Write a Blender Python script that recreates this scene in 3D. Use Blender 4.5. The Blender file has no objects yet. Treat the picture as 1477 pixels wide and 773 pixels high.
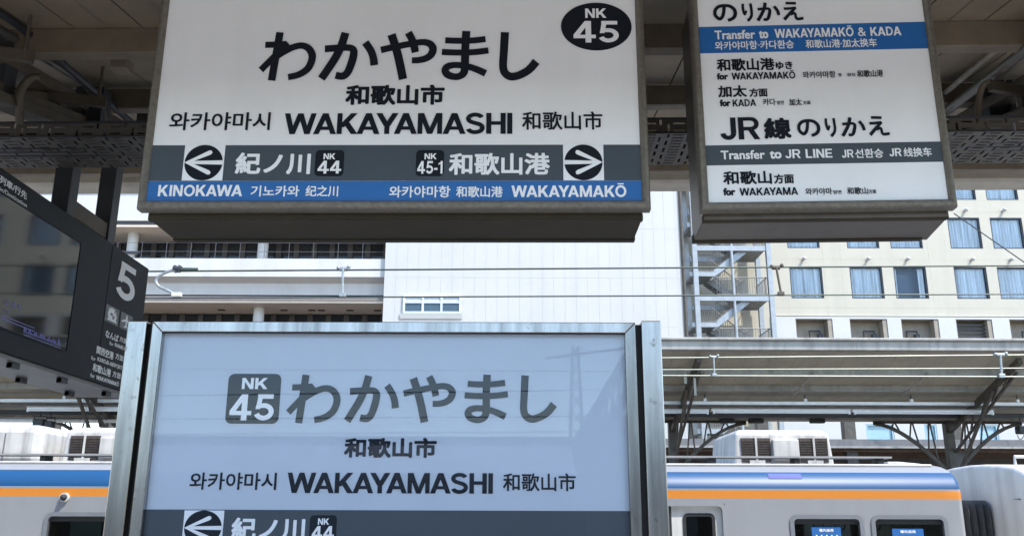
import bpy, math, random
from mathutils import Vector, Matrix
R = math.radians
random.seed(7)
S = bpy.context.scene
COL = S.collection

# ------------------------------------------------------------------ camera
EYE = 1.65
cam = bpy.data.cameras.new('camera'); cam_o = bpy.data.objects.new('camera', cam); COL.objects.link(cam_o)
CAM_R = Matrix.Rotation(R(90 + 15.43), 4, 'X') @ Matrix.Rotation(R(0.2), 4, 'Z')
cam_o.matrix_world = Matrix.Translation((0, 0, EYE)) @ CAM_R
cam.sensor_width = 36.0; FPX = 1300.0
cam.lens = 36.0 * FPX / 1477.0
cam.clip_start = 0.05; cam.clip_end = 2000
S.camera = cam_o

# ------------------------------------------------------------------ sky, sun, exposure
SUN_EL, SUN_AZ = 55.0, 50.0            # azimuth: degrees to the right of straight behind the camera
W = bpy.data.worlds.new('World'); S.world = W; W.use_nodes = True
nt = W.node_tree
sky = nt.nodes.new('ShaderNodeTexSky'); sky.sky_type = 'NISHITA'; sky.sun_disc = False
sky.sun_elevation = R(SUN_EL); sky.sun_rotation = R(180 - SUN_AZ)
sky.air_density = 1.0; sky.dust_density = 0.5; sky.ozone_density = 1.6
nt.links.new(sky.outputs[0], nt.nodes['Background'].inputs[0])
nt.nodes['Background'].inputs[1].default_value = 0.15
sun = bpy.data.lights.new('sun', 'SUN'); sun.energy = 2.0; sun.angle = R(0.5); sun.color = (1, .955, .89)
sun_o = bpy.data.objects.new('sun', sun); COL.objects.link(sun_o)
sd = Vector((math.sin(R(SUN_AZ)) * math.cos(R(SUN_EL)), -math.cos(R(SUN_AZ)) * math.cos(R(SUN_EL)), math.sin(R(SUN_EL))))
sun_o.rotation_euler = sd.to_track_quat('Z', 'Y').to_euler()
S.view_settings.view_transform = 'Standard'; S.view_settings.look = 'None'
S.view_settings.gamma = 1; S.view_settings.use_curve_mapping = False
S.view_settings.exposure = 1.7
try:
    S.cycles.max_bounces = 10; S.cycles.diffuse_bounces = 6; S.cycles.transparent_max_bounces = 16
    S.cycles.use_denoising = True
except Exception:
    pass

# ------------------------------------------------------------------ pixel to place (measuring from the photograph)
def ray(px, py):
    v = CAM_R.to_3x3() @ Vector(((px - 738.5) / FPX, (386.5 - py) / FPX, -1))
    return v
def at(px, py, Y):
    v = ray(px, py); return Vector((0, 0, EYE)) + v * (Y / v.y)
def zat(px, py, Y): return at(px, py, Y).z
def xat(px, py, Y): return at(px, py, Y).x

# ------------------------------------------------------------------ materials
MATS = {}
def mat(name, col, rough=.6, metal=0., var=.12, scale=4., streak=0., spec=.5, bump=0., bscale=60., emit=None, stretch=(1, 1, 1), dirt=None):
    if name in MATS: return MATS[name]
    m = bpy.data.materials.new(name); MATS[name] = m; m.use_nodes = True
    n = m.node_tree.nodes; L = m.node_tree.links; b = n['Principled BSDF']
    b.inputs['Roughness'].default_value = rough; b.inputs['Metallic'].default_value = metal
    b.inputs['Specular IOR Level'].default_value = spec
    tc = n.new('ShaderNodeTexCoord')
    mp = n.new('ShaderNodeMapping'); mp.inputs['Scale'].default_value = stretch
    L.new(tc.outputs['Object'], mp.inputs['Vector'])
    col4 = (*col, 1)
    src = None
    rgb = n.new('ShaderNodeRGB'); rgb.outputs[0].default_value = col4; src = rgb.outputs[0]
    def mul(src, fac_out):
        mx = n.new('ShaderNodeMix'); mx.data_type = 'RGBA'; mx.blend_type = 'MULTIPLY'
        mx.inputs[0].default_value = 1; L.new(src, mx.inputs[6]); L.new(fac_out, mx.inputs[7]); return mx.outputs[2]
    if var > 0:
        no = n.new('ShaderNodeTexNoise'); no.inputs['Scale'].default_value = scale; no.inputs['Detail'].default_value = 6
        no.inputs['Roughness'].default_value = .65
        L.new(mp.outputs[0], no.inputs['Vector'])
        mr = n.new('ShaderNodeMapRange'); mr.inputs[1].default_value = .3; mr.inputs[2].default_value = .7
        mr.inputs[3].default_value = 1 - var; mr.inputs[4].default_value = 1 + var * .5
        L.new(no.outputs[0], mr.inputs[0]); src = mul(src, mr.outputs[0])
    if streak > 0:
        mp2 = n.new('ShaderNodeMapping'); mp2.inputs['Scale'].default_value = (scale * 3, scale * 3, scale * .12)
        L.new(tc.outputs['Object'], mp2.inputs['Vector'])
        n2 = n.new('ShaderNodeTexNoise'); n2.inputs['Scale'].default_value = 1; n2.inputs['Detail'].default_value = 5
        L.new(mp2.outputs[0], n2.inputs['Vector'])
        m2 = n.new('ShaderNodeMapRange'); m2.inputs[1].default_value = .45; m2.inputs[2].default_value = .72
        m2.inputs[3].default_value = 1; m2.inputs[4].default_value = 1 - streak
        L.new(n2.outputs[0], m2.inputs[0]); src = mul(src, m2.outputs[0])
    if dirt:
        n3 = n.new('ShaderNodeTexNoise'); n3.inputs['Scale'].default_value = dirt[1]; n3.inputs['Detail'].default_value = 8
        n3.inputs['Roughness'].default_value = .75
        L.new(tc.outputs['Object'], n3.inputs['Vector'])
        m3 = n.new('ShaderNodeMapRange'); m3.inputs[1].default_value = dirt[2]; m3.inputs[2].default_value = dirt[2] + .1
        L.new(n3.outputs[0], m3.inputs[0])
        mx = n.new('ShaderNodeMix'); mx.data_type = 'RGBA'; L.new(m3.outputs[0], mx.inputs[0]); L.new(src, mx.inputs[6])
        mx.inputs[7].default_value = (*dirt[0], 1); src = mx.outputs[2]
    L.new(src, b.inputs['Base Color'])
    if bump > 0:
        nb = n.new('ShaderNodeTexNoise'); nb.inputs['Scale'].default_value = bscale; nb.inputs['Detail'].default_value = 4
        L.new(mp.outputs[0], nb.inputs['Vector'])
        bp = n.new('ShaderNodeBump'); bp.inputs['Strength'].default_value = bump; bp.inputs['Distance'].default_value = .01
        L.new(nb.outputs[0], bp.inputs['Height']); L.new(bp.outputs[0], b.inputs['Normal'])
    if emit:
        b.inputs['Emission Color'].default_value = (*emit[0], 1); b.inputs['Emission Strength'].default_value = emit[1]
    return m

def glass(name, ior=1.7, tint=(1, 1, 1), rough=.005):
    m = bpy.data.materials.new(name); MATS[name] = m; m.use_nodes = True
    n = m.node_tree.nodes; L = m.node_tree.links; n.remove(n['Principled BSDF'])
    t = n.new('ShaderNodeBsdfTransparent'); t.inputs[0].default_value = (*tint, 1)
    g = n.new('ShaderNodeBsdfGlossy'); g.inputs['Roughness'].default_value = rough
    f = n.new('ShaderNodeFresnel'); f.inputs[0].default_value = ior
    x = n.new('ShaderNodeMixShader'); L.new(f.outputs[0], x.inputs[0]); L.new(t.outputs[0], x.inputs[1]); L.new(g.outputs[0], x.inputs[2])
    L.new(x.outputs[0], n['Material Output'].inputs[0]); return m

sign_white = mat('sign_white', (.82, .835, .825), .35, var=.05, scale=2.5, streak=.03)
board_white = mat('board_white', (.49, .55, .625), .4, var=.04, scale=3)
ink = mat('ink', (.010, .013, .019), .6, var=0, spec=.15)
band_grey = mat('band_grey', (.062, .078, .092), .5, var=.06, spec=.25)
band_blue = mat('band_blue', (.014, .125, .37), .45, var=.05)
letter_white = mat('letter_white', (.82, .835, .835), .45, var=0)
board_ink = mat('board_ink', (.012, .017, .025), .6, var=0, spec=.15)
alu = mat('weathered_aluminium', (.19, .175, .145), .5, .4, var=.3, scale=60, bump=.5, bscale=260, dirt=((.13, .12, .10), 130, .58))
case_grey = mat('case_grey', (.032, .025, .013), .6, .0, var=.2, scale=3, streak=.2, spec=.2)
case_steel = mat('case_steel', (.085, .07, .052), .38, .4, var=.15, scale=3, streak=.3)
stain = mat('brushed_stainless', (.43, .405, .37), .22, 1., var=.28, scale=7, streak=.42, dirt=((.11, .095, .075), 18, .60), stretch=(4, 4, .4))
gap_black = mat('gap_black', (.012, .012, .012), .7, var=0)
cover = glass('acrylic_cover', 1.34)
ceil_m = mat('ceiling_beige', (.275, .212, .14), .65, var=.22, scale=1.6, streak=.1, dirt=((.22, .18, .14), 5, .68))
steel_beige = mat('steel_beige', (.20, .16, .11), .6, var=.3, scale=5, dirt=((.10, .07, .05), 9, .62))
steel_brown = mat('steel_brown', (.095, .075, .052), .6, var=.35, scale=6, dirt=((.06, .045, .03), 12, .6))
steel_dark = mat('steel_dark', (.045, .047, .05), .5, .2, var=.25, scale=8)
pipe_grey = mat('pipe_grey', (.19, .175, .15), .42, .5, var=.25, scale=10, dirt=((.12, .07, .04), 20, .62))
pipe_rust = mat('pipe_rust', (.22, .13, .07), .75, var=.5, scale=14, dirt=((.34, .30, .24), 16, .55))
pipe_beige = mat('pipe_beige', (.42, .37, .29), .6, var=.3, scale=12)
fascia_m = mat('fascia_cream', (.50, .44, .34), .55, var=.15, scale=3, streak=.15)
concrete = mat('concrete', (.47, .44, .40), .85, var=.2, scale=1.2, bump=.2)
ballast = mat('ballast', (.18, .15, .12), .95, var=.5, scale=9, bump=.8, bscale=14)
disp_black = mat('display_black', (.013, .016, .019), .55, var=.2, scale=5, spec=.2)
screen_m = mat('screen_black', (.006, .007, .009), .045, var=0, spec=.45)
disp_grey = mat('display_under', (.17, .17, .165), .4, .4, var=.2, scale=3)
letter_grey = mat('letter_grey', (.72, .73, .72), .5, var=0)
picto_grey = mat('picto_grey', (.13, .145, .14), .5, var=0)
led = mat('led_violet', (.02, .02, .05), .4, var=0, emit=((.25, .28, 1.0), .045))

# ------------------------------------------------------------------ mesh builder
class MB:
    def __init__(s): s.v = []; s.f = []; s.m = []
    def add(s, vs, fs, mi=0):
        o = len(s.v); s.v += [tuple(p) for p in vs]
        for f in fs: s.f.append([i + o for i in f]); s.m.append(mi)
    def box(s, x0, x1, y0, y1, z0, z1, mi=0):
        if x0 > x1: x0, x1 = x1, x0
        if y0 > y1: y0, y1 = y1, y0
        if z0 > z1: z0, z1 = z1, z0
        s.add([(x0, y0, z0), (x1, y0, z0), (x1, y1, z0), (x0, y1, z0), (x0, y0, z1), (x1, y0, z1), (x1, y1, z1), (x0, y1, z1)],
              [(0, 3, 2, 1), (4, 5, 6, 7), (0, 1, 5, 4), (1, 2, 6, 5), (2, 3, 7, 6), (3, 0, 4, 7)], mi); return s
    def beam(s, p0, p1, w, h, mi=0, up=(0, 0, 1)):
        p0 = Vector(p0); p1 = Vector(p1); d = (p1 - p0).normalized(); u = Vector(up)
        if abs(d.dot(u)) > .99: u = Vector((0, 1, 0))
        r = d.cross(u).normalized(); u = r.cross(d).normalized(); a = r * w / 2; b = u * h / 2
        s.add([p0 - a - b, p0 + a - b, p0 + a + b, p0 - a + b, p1 - a - b, p1 + a - b, p1 + a + b, p1 - a + b],
              [(0, 1, 2, 3), (7, 6, 5, 4), (0, 4, 5, 1), (1, 5, 6, 2), (2, 6, 7, 3), (3, 7, 4, 0)], mi); return s
    def tube(s, pts, r, n=8, mi=0, cap=True):
        pts = [Vector(p) for p in pts]; rings = []; u = None
        for i, p in enumerate(pts):
            d = (pts[min(i + 1, len(pts) - 1)] - pts[max(i - 1, 0)]).normalized()
            if u is None:
                u = Vector((0, 0, 1)) if abs(d.z) < .9 else Vector((1, 0, 0))
            a = d.cross(u).normalized(); u = a.cross(d).normalized()
            rr = r[i] if isinstance(r, (list, tuple)) else r
            rings.append([p + (a * math.cos(2 * math.pi * k / n) + u * math.sin(2 * math.pi * k / n)) * rr for k in range(n)])
        vs = [q for g in rings for q in g]; fs = []
        for i in range(len(rings) - 1):
            for k in range(n):
                fs.append((i * n + k, i * n + (k + 1) % n, (i + 1) * n + (k + 1) % n, (i + 1) * n + k))
        if cap: fs.append(tuple(range(n))[::-1]); fs.append(tuple((len(rings) - 1) * n + k for k in range(n)))
        s.add(vs, fs, mi); return s
    def prism(s, poly, axis, a, b, mi=0):
        # poly of 2D points extruded along axis from a to b
        n = len(poly)
        def P(q, t): return {'x': (t, q[0], q[1]), 'y': (q[0], t, q[1]), 'z': (q[0], q[1], t)}[axis]
        vs = [P(q, a) for q in poly] + [P(q, b) for q in poly]
        fs = [tuple(range(n)), tuple(range(n, 2 * n))[::-1]] + [(i, i + n, (i + 1) % n + n, (i + 1) % n) for i in range(n)]
        s.add(vs, fs, mi); return s
    def sphere(s, c, r, n=10, mi=0):
        vs = []; fs = []
        for i in range(n + 1):
            t = math.pi * i / n
            for k in range(n): vs.append((c[0] + r * math.sin(t) * math.cos(2 * math.pi * k / n), c[1] + r * math.sin(t) * math.sin(2 * math.pi * k / n), c[2] + r * math.cos(t)))
        for i in range(n):
            for k in range(n): fs.append((i * n + k, (i + 1) * n + k, (i + 1) * n + (k + 1) % n, i * n + (k + 1) % n))
        s.add(vs, fs, mi); return s
    def build(s, name, mats, parent=None, bevel=0, smooth=0, fix=True):
        me = bpy.data.meshes.new(name); me.from_pydata(s.v, [], s.f)
        if not isinstance(mats, (list, tuple)): mats = [mats]
        for m in mats: me.materials.append(m)
        me.polygons.foreach_set('material_index', s.m)
        if fix:
            import bmesh
            bm = bmesh.new(); bm.from_mesh(me)
            bmesh.ops.recalc_face_normals(bm, faces=bm.faces); bm.to_mesh(me); bm.free()
        if smooth:
            me.polygons.foreach_set('use_smooth', [True] * len(me.polygons)); me.set_sharp_from_angle(angle=R(smooth))
        me.update()
        o = bpy.data.objects.new(name, me); COL.objects.link(o)
        if parent is not None: o.parent = parent
        if bevel:
            b = o.modifiers.new('bevel', 'BEVEL'); b.width = bevel; b.segments = 2; b.limit_method = 'ANGLE'; b.angle_limit = R(40)
        return o

def thing(name, label, cat, loc=(0, 0, 0), rotz=0, group=None):
    o = bpy.data.objects.new(name, None); COL.objects.link(o); o.location = loc; o.rotation_euler = (0, 0, rotz)
    o.empty_display_size = .1
    return tag(o, label, cat, group)
def tag(o, label, cat, group=None):
    o['label'] = label; o['category'] = cat
    if group: o['group'] = group
    return o
def struct(o): o['kind'] = 'structure'; return o
def rrect(x0, x1, z0, z1, r, n=5):
    pts = []
    for cx, cz, a in ((x1 - r, z0 + r, -90), (x1 - r, z1 - r, 0), (x0 + r, z1 - r, 90), (x0 + r, z0 + r, 180)):
        for k in range(n + 1):
            t = R(a + 90 * k / n); pts.append((cx + r * math.cos(t), cz + r * math.sin(t)))
    return pts
def ring_frame(mb, x0, x1, z0, z1, w, r, y0, y1, mi=0):
    # rounded rectangular frame, outer size given, w wide, between y0 (front) and y1
    o = rrect(x0, x1, z0, z1, r); i = rrect(x0 + w, x1 - w, z0 + w, z1 - w, max(r - w, .004)); n = len(o)
    vs = [(p[0], y0, p[1]) for p in o] + [(p[0], y0, p[1]) for p in i] + [(p[0], y1, p[1]) for p in o] + [(p[0], y1, p[1]) for p in i]
    fs = []
    for k in range(n):
        j = (k + 1) % n
        fs += [(k, j, n + j, n + k), (n + k, n + j, 3 * n + j, 3 * n + k), (k, 2 * n + k, 2 * n + j, j), (2 * n + k, 3 * n + k, 3 * n + j, 2 * n + j)]
    mb.add(vs, fs, mi)

# ------------------------------------------------------------------ lettering
def glyph_mesh(s, res=3):
    c = bpy.data.curves.new('glyphs', 'FONT'); c.body = s; c.size = 1; c.resolution_u = res
    o = bpy.data.objects.new('glyphs', c); COL.objects.link(o)
    bpy.context.view_layer.update()
    dg = bpy.context.evaluated_depsgraph_get()
    me = bpy.data.meshes.new_from_object(o.evaluated_get(dg))
    vs = [(v.co.x, v.co.y) for v in me.vertices]; fs = [list(p.vertices) for p in me.polygons]
    bpy.data.objects.remove(o); bpy.data.curves.remove(c); bpy.data.meshes.remove(me)
    return vs, fs
GC = {}
def text_into(mb, s, u0, u1, v0, v1, bold=.0, y=-.002, mi=0, res=3, fill=True):
    """writes s so that its ink fills the rectangle; bold = extra stroke (fraction of height)"""
    if s not in GC: GC[s] = glyph_mesh(s, res)
    vs, fs = GC[s]
    xs = [p[0] for p in vs]; zs = [p[1] for p in vs]
    r = bold * (v1 - v0)
    a0, a1, b0, b1 = u0 + r, u1 - r, v0 + r, v1 - r
    sx = (a1 - a0) / max(max(xs) - min(xs), 1e-6); sz = (b1 - b0) / max(max(zs) - min(zs), 1e-6)
    if r > 0:
        k = 12 if (v1 - v0) > .1 else 8
        k = 16 if k == 12 else 8
        sh = []
        for i in range(k):
            c_, s_ = math.cos(2 * math.pi * i / k), math.sin(2 * math.pi * i / k); q_ = (abs(c_) ** 5 + abs(s_) ** 5) ** .2
            sh.append((r * c_ / q_, r * s_ / q_))
        if r > .004: sh += [(.5 * r * math.cos(R(45 + 90 * i)), .5 * r * math.sin(R(45 + 90 * i))) for i in range(4)]
    else: sh = [(0, 0)]
    for i, (dx, dz) in enumerate(sh):
        mb.add([(a0 + (p[0] - min(xs)) * sx + dx, y - i * .00006, b0 + (p[1] - min(zs)) * sz + dz) for p in vs], fs, mi)

T = .2
def _bar(x0, y0, x1, y1): return [[(x0, y0), (x1, y0), (x1, y1), (x0, y1)]]
def _par(xa, ya, xb, yb, t): return [[(xa - t / 2, ya), (xa + t / 2, ya), (xb + t / 2, yb), (xb - t / 2, yb)]]
def _stroke(pts, t):
    out = []; L = []; Rr = []
    for i, p in enumerate(pts):
        a = pts[max(i - 1, 0)]; b = pts[min(i + 1, len(pts) - 1)]
        dx, dy = b[0] - a[0], b[1] - a[1]; l = math.hypot(dx, dy) or 1
        tt = t[i] if isinstance(t, list) else t
        L.append((p[0] - dy / l * tt / 2, p[1] + dx / l * tt / 2)); Rr.append((p[0] + dy / l * tt / 2, p[1] - dx / l * tt / 2))
    for i in range(len(pts) - 1): out.append([L[i], Rr[i], Rr[i + 1], L[i + 1]])
    return out
def _arc(cx, cy, rx, ry, a0, a1, n=14): return [(cx + rx * math.cos(R(a0 + (a1 - a0) * i / n)), cy + ry * math.sin(R(a0 + (a1 - a0) * i / n))) for i in range(n + 1)]
h = .17
CAPS = {
 'I': (.2, _bar(0, 0, .2, 1)),
 'H': (.76, _bar(0, 0, .2, 1) + _bar(.56, 0, .76, 1) + _bar(.2, .43, .56, .6)),
 'A': (.9, _par(.11, 0, .45, 1, .22) + _par(.79, 0, .45, 1, .22) + _bar(.24, .2, .66, .36)),
 'W': (1.26, _par(.11, 1, .34, 0, .21) + _par(.34, 0, .63, 1, .21) + _par(.63, 1, .92, 0, .21) + _par(.92, 0, 1.15, 1, .21)),
 'K': (.82, _bar(0, 0, .2, 1) + _par(.15, .33, .66, 1, .26) + _par(.35, .56, .69, 0, .26)),
 'Y': (.88, _bar(.34, 0, .54, .42) + _par(.12, 1, .44, .38, .24) + _par(.76, 1, .44, .38, .24)),
 'M': (.96, _bar(0, 0, .19, 1) + _bar(.77, 0, .96, 1) + _par(.14, 1, .48, 0, .2) + _par(.82, 1, .48, 0, .2)),
 'N': (.76, _bar(0, 0, .19, 1) + _bar(.57, 0, .76, 1) + _par(.11, 1, .65, 0, .22)),
 'S': (.74, _stroke(_arc(.37, .73, .27, .19, 20, 90) + _arc(.37, .73, .27, .19, 90, 250)[1:] + _arc(.37, .29, .28, .21, 75, -90)[0:] + _arc(.37, .29, .28, .21, -90, -165)[1:], .19)),
 'O': (.9, _stroke(_arc(.45, .5, .35, .42, 0, 360, 32), .19)),
 'D': (.78, _bar(0, 0, .2, 1) + _bar(.2, 0, .34, .17) + _bar(.2, .83, .34, 1) + _stroke(_arc(.34, .5, .34, .415, -90, 90, 18), .18)),
 'J': (.6, _bar(.4, .3, .6, 1) + _stroke(_arc(.3, .3, .2, .215, 0, -175, 16), .19)),
 'R': (.8, _bar(0, 0, .2, 1) + _bar(.2, .84, .48, 1) + _bar(.2, .4, .48, .56) + _stroke(_arc(.48, .7, .2, .22, -90, 90, 12), .17) + _par(.45, .45, .68, 0, .22)),
 'P': (.74, _bar(0, 0, .2, 1) + _bar(.2, .84, .45, 1) + _bar(.2, .38, .45, .54) + _stroke(_arc(.45, .69, .2, .23, -90, 90, 12), .17)),
 'B': (.78, _bar(0, 0, .2, 1) + _bar(.2, .84, .45, 1) + _bar(.2, .44, .48, .58) + _bar(.2, 0, .48, .16) + _stroke(_arc(.45, .72, .18, .2, -90, 90, 12), .16) + _stroke(_arc(.48, .29, .2, .22, -90, 90, 12), .16)),
 'L': (.62, _bar(0, 0, .2, 1) + _bar(.2, 0, .62, .17)),
 'E': (.66, _bar(0, 0, .2, 1) + _bar(.2, 0, .66, .17) + _bar(.2, .83, .66, 1) + _bar(.2, .42, .61, .58)),
 'T': (.74, _bar(.27, 0, .47, .83) + _bar(0, .83, .74, 1)),
 '-': (.34, _bar(0, .3, .34, .46)),
 '&': (.86, _stroke(_arc(.36, .76, .15, .17, -60, 240, 16) + [(.76, .02)], .15) + _stroke([(.44, .62)] + _arc(.33, .26, .23, .2, 120, 330, 14) + [(.74, .5)], .15)),
 '1': (.42, _bar(.22, 0, .42, 1) + [[(0, .7), (.22, .76), (.22, .9), (0, .82)]] + [[(.1, .8), (.3, .85), (.3, 1), (.27, 1)]]),
 '4': (.78, _bar(.42, 0, .62, 1) + _bar(0, .2, .42, .36) + _bar(.62, .2, .78, .36) + [[(0, .36), (.22, .36), (.6, 1), (.4, 1)]]),
 '5': (.74, _bar(.12, .83, .68, 1) + [[(.06, .42), (.23, .46), (.29, .83), (.12, .83)]] + _stroke([(.13, .47), (.2, .56)] + _arc(.36, .33, .27, .24, 105, -100, 16) + _arc(.36, .33, .27, .24, -100, -160, 5)[1:], .18)),
}
CAPS['Ō'] = (.9, CAPS['O'][1] + _bar(.2, 1.08, .7, 1.19))
KERN = {'WA': .16, 'AW': .16, 'AY': .22, 'YA': .22, 'AK': .04, 'KA': .1, 'AM': .04, 'MA': .04, 'AS': .06, 'KŌ': .08, 'KO': .08, 'OK': .02, 'AD': .03, 'DA': .05, 'AI': .03}
def caps_into(mb, s, u0, u1, v0, v1, y=-.002, mi=0, gap=.1):
    x = 0; items = []
    for ch in s:
        if ch == ' ': x += .38; continue
        if items and items[-1][2] + ch in KERN: x -= KERN[items[-1][2] + ch]
        w, polys = CAPS[ch]; items.append((x, polys, ch)); x += w + gap
    tot = x - gap; sx = (u1 - u0) / tot; sz = v1 - v0; k = 0
    for ox, polys, _c in items:
        for p in polys:
            mb.add([(u0 + (ox + q[0]) * sx, y - k % 23 * .00004, v0 + q[1] * sz) for q in p], [tuple(range(len(p)))], mi); k += 1

KANA = {
 'わ': [([(290,65),(228,715)], [103,103]), ([(103,236),(250,233),(392,224)], [84,84,84]), ([(412,212),(300,328),(72,575)], [70,88,90]),
       ([(270,392),(380,322),(490,268),(600,248),(692,283),(748,365),(750,450),(712,548),(640,612),(555,650),(448,672)], [88,88,88,86,92,100,100,98,92,86,84])],
 'か': [([(125,295),(300,283),(425,279),(484,291),(512,330),(508,410),(480,520),(450,600),(408,648),(360,660),(290,647)], [94,90,86,90,102,106,106,102,98,94,92]),
       ([(388,80),(340,260),(265,430),(105,692)], [108,108,108,106]), ([(660,212),(738,320),(778,420),(794,518)], [98,98,100,102])],
 'や': [([(218,95),(290,290),(345,480),(398,703)], [112,112,112,112]), ([(85,308),(230,275),(480,225),(640,202),(740,225),(787,290),(765,370),(695,424),(600,448),(508,450)], [90,88,86,86,94,104,100,90,84,82]),
       ([(447,70),(510,190),(552,342)], [100,100,98])],
 'ま': [([(445,58),(436,300),(435,550),(418,625),(370,664),(300,673),(214,646),(178,590),(205,540),(290,518),(400,524),(500,545),(600,580),(710,630)], [110,106,106,100,90,88,96,100,92,82,82,84,88,92]),
       ([(168,185),(300,192),(445,193),(580,185),(703,170)], [82]*5), ([(127,343),(260,350),(440,352),(600,343),(743,325)], [82]*5)],
 'し': [([(273,66),(258,350),(250,510),(268,595),(320,645),(385,659),(470,640),(570,590),(640,530),(697,460)], [112,108,106,106,104,102,102,104,108,112])],
 'の': [([(318,255),(300,400),(268,500),(212,562),(160,550),(105,490),(88,420),(110,335),(190,265),(320,240),(450,260),(540,330),(570,420),(550,510),(490,570),(385,612)], [80]*9 + [74,78,84,86,84,78,74])],
 'り': [([(735,172),(728,280),(742,385),(768,455),(800,440),(838,362)], [88,88,86,76,70,66]), ([(990,172),(1005,300),(1010,430),(988,520),(930,590),(855,640)], [88,88,88,86,84,82])],
 'え': [([(815,175),(960,180),(1110,185)], [68]*3), ([(755,318),(930,315),(1085,300)], [68]*3), ([(1100,292),(920,440),(740,602)], [60,86,86]),
       ([(935,480),(1010,443),(1060,458),(1070,520),(1090,578),(1150,592),(1285,575)], [60,70,76,76,74,72,70])],
}
def _spline(pts, ws, n=6):
    P, Wd = [], []
    for i in range(len(pts) - 1):
        p0, p1, p2, p3 = pts[max(i - 1, 0)], pts[i], pts[i + 1], pts[min(i + 2, len(pts) - 1)]
        for k in range(n):
            t = k / n
            P.append(tuple(.5 * (2 * p1[j] + (p2[j] - p0[j]) * t + (2 * p0[j] - 5 * p1[j] + 4 * p2[j] - p3[j]) * t * t + (3 * p1[j] - p0[j] - 3 * p2[j] + p3[j]) * t ** 3) for j in (0, 1)))
            Wd.append(ws[i] * (1 - t) + ws[i + 1] * t)
    return P + [pts[-1]], Wd + [ws[-1]]
def kana_into(mb, ch, u0, u1, v0, v1, y=-.002):
    polys = []
    for pts, ws in KANA[ch]:
        P, Wd = _spline(pts, ws) if len(pts) > 2 else (pts, ws)
        polys += _stroke([(p[0], -p[1]) for p in P], Wd)
    xs = [q[0] for p in polys for q in p]; zs = [q[1] for p in polys for q in p]
    sx, sz = (u1 - u0) / (max(xs) - min(xs)), (v1 - v0) / (max(zs) - min(zs))
    for k, p in enumerate(polys):
        mb.add([(u0 + (q[0] - min(xs)) * sx, y - k * .000012, v0 + (q[1] - min(zs)) * sz) for q in p], [(0, 1, 2, 3)])

class Plane:
    """a sign face: origin, yaw; measures pixels of the photograph on the face"""
    def __init__(s, O, yaw):
        s.O = Vector(O); s.yaw = yaw; s.U = Vector((math.cos(yaw), math.sin(yaw), 0)); s.N = Vector((math.sin(yaw), -math.cos(yaw), 0))
    def uv(s, px, py):
        r = ray(px, py); c = Vector((0, 0, EYE)); t = (s.O - c).dot(s.N) / r.dot(s.N); p = c + r * t - s.O
        return p.dot(s.U), p.z
    def rect(s, x0, y0, x1, y1):
        cx, cy = (x0 + x1) / 2, (y0 + y1) / 2
        return s.uv(x0, cy)[0], s.uv(x1, cy)[0], s.uv(cx, y1)[1], s.uv(cx, y0)[1]
    def write(s, parent, text, x0, y0, x1, y1, m, bold=.03, caps=False, y=-.002, name='lettering', gap=.1):
        mb = MB(); r = s.rect(x0, y0, x1, y1)
        if caps: caps_into(mb, text, *r, y=y, gap=gap)
        elif text in KANA: kana_into(mb, text, *r, y=y)
        else: text_into(mb, text, *r, bold=bold, y=y)
        return mb.build(name, m, parent, fix=False)

def disc_pts(cu, cv, ru, rv, n=40): return [(cu + ru * math.cos(2 * math.pi * k / n), cv + rv * math.sin(2 * math.pi * k / n)) for k in range(n)]
def plate(parent, pts, m, y, name, t=.0006):
    mb = MB(); mb.prism(pts, 'y', y, y + t); return mb.build(name, m, parent)
def arrow_symbol(parent, pl, x0, y0, x1, y1, left, m_disc, m_arrow, y=-.002):
    u0, u1, v0, v1 = pl.rect(x0, y0, x1, y1); cu, cv = (u0 + u1) / 2, (v0 + v1) / 2; ru, rv = (u1 - u0) / 2, (v1 - v0) / 2
    plate(parent, [(u0 - .004, v0), (u1 + .004, v0), (u1 + .004, v1), (u0 - .004, v1)], m_arrow, y, 'arrow_ground')
    d = plate(parent, disc_pts(cu, cv, ru, rv), m_disc, y - .001, 'arrow_symbol')
    mb = MB(); sg = 1 if left else -1
    def P(a, b): return (cu - sg * a * ru, cv + b * rv)
    th = .2
    for i, poly in enumerate((
        [P(.85, .08), P(.85, -.08), P(-1.0, -.12), P(-1.0, .12)],
        [P(1.0, .0), P(.72, .0), P(-.33, .44), P(-.42, .54), P(-.38, .67), P(-.26, .68)],
        [P(1.0, .0), P(.72, .0), P(-.33, -.44), P(-.42, -.54), P(-.38, -.67), P(-.26, -.68)])):
        mb.prism(poly, 'y', y - .0022 - i * .0001, y - .0012)
    mb.build('arrow', m_arrow, d)
    return d
def badge(parent, pl, x0, y0, x1, y1, top, bottom, m_bg, m_tx, rad=.15, y=-.002, nk=None, num=None, ellipse=False):
    u0, u1, v0, v1 = pl.rect(x0, y0, x1, y1)
    pts = disc_pts((u0 + u1) / 2, (v0 + v1) / 2, (u1 - u0) / 2, (v1 - v0) / 2, 56) if ellipse else rrect(u0, u1, v0, v1, rad * (v1 - v0))
    b = plate(parent, pts, m_bg, y, 'number_badge')
    pl.write(b, top, *nk, m_tx, caps=True, y=y - .0012)
    pl.write(b, bottom, *num, m_tx, caps=True, y=y - .0012, gap=.08)
    return b

# ================================================================== setting
g = MB(); g.add([(-900, -900, 0), (900, -900, 0), (900, 900, 0), (-900, 900, 0)], [(0, 1, 2, 3)])
go = struct(g.build('ground', ballast)); go.location.z = -1.16
struct(MB().box(-60, 60, -4.4, 9.82, -1.15, 0).build('platform_floor', concrete, bevel=.02))
struct(MB().box(-60, 60, 18.2, 25.2, -1.15, 0).build('far_platform_floor', concrete, bevel=.02))
struct(MB().box(-60, 60, -21, -13, -1.15, 0).build('rear_platform_floor', concrete, bevel=.02))

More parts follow.
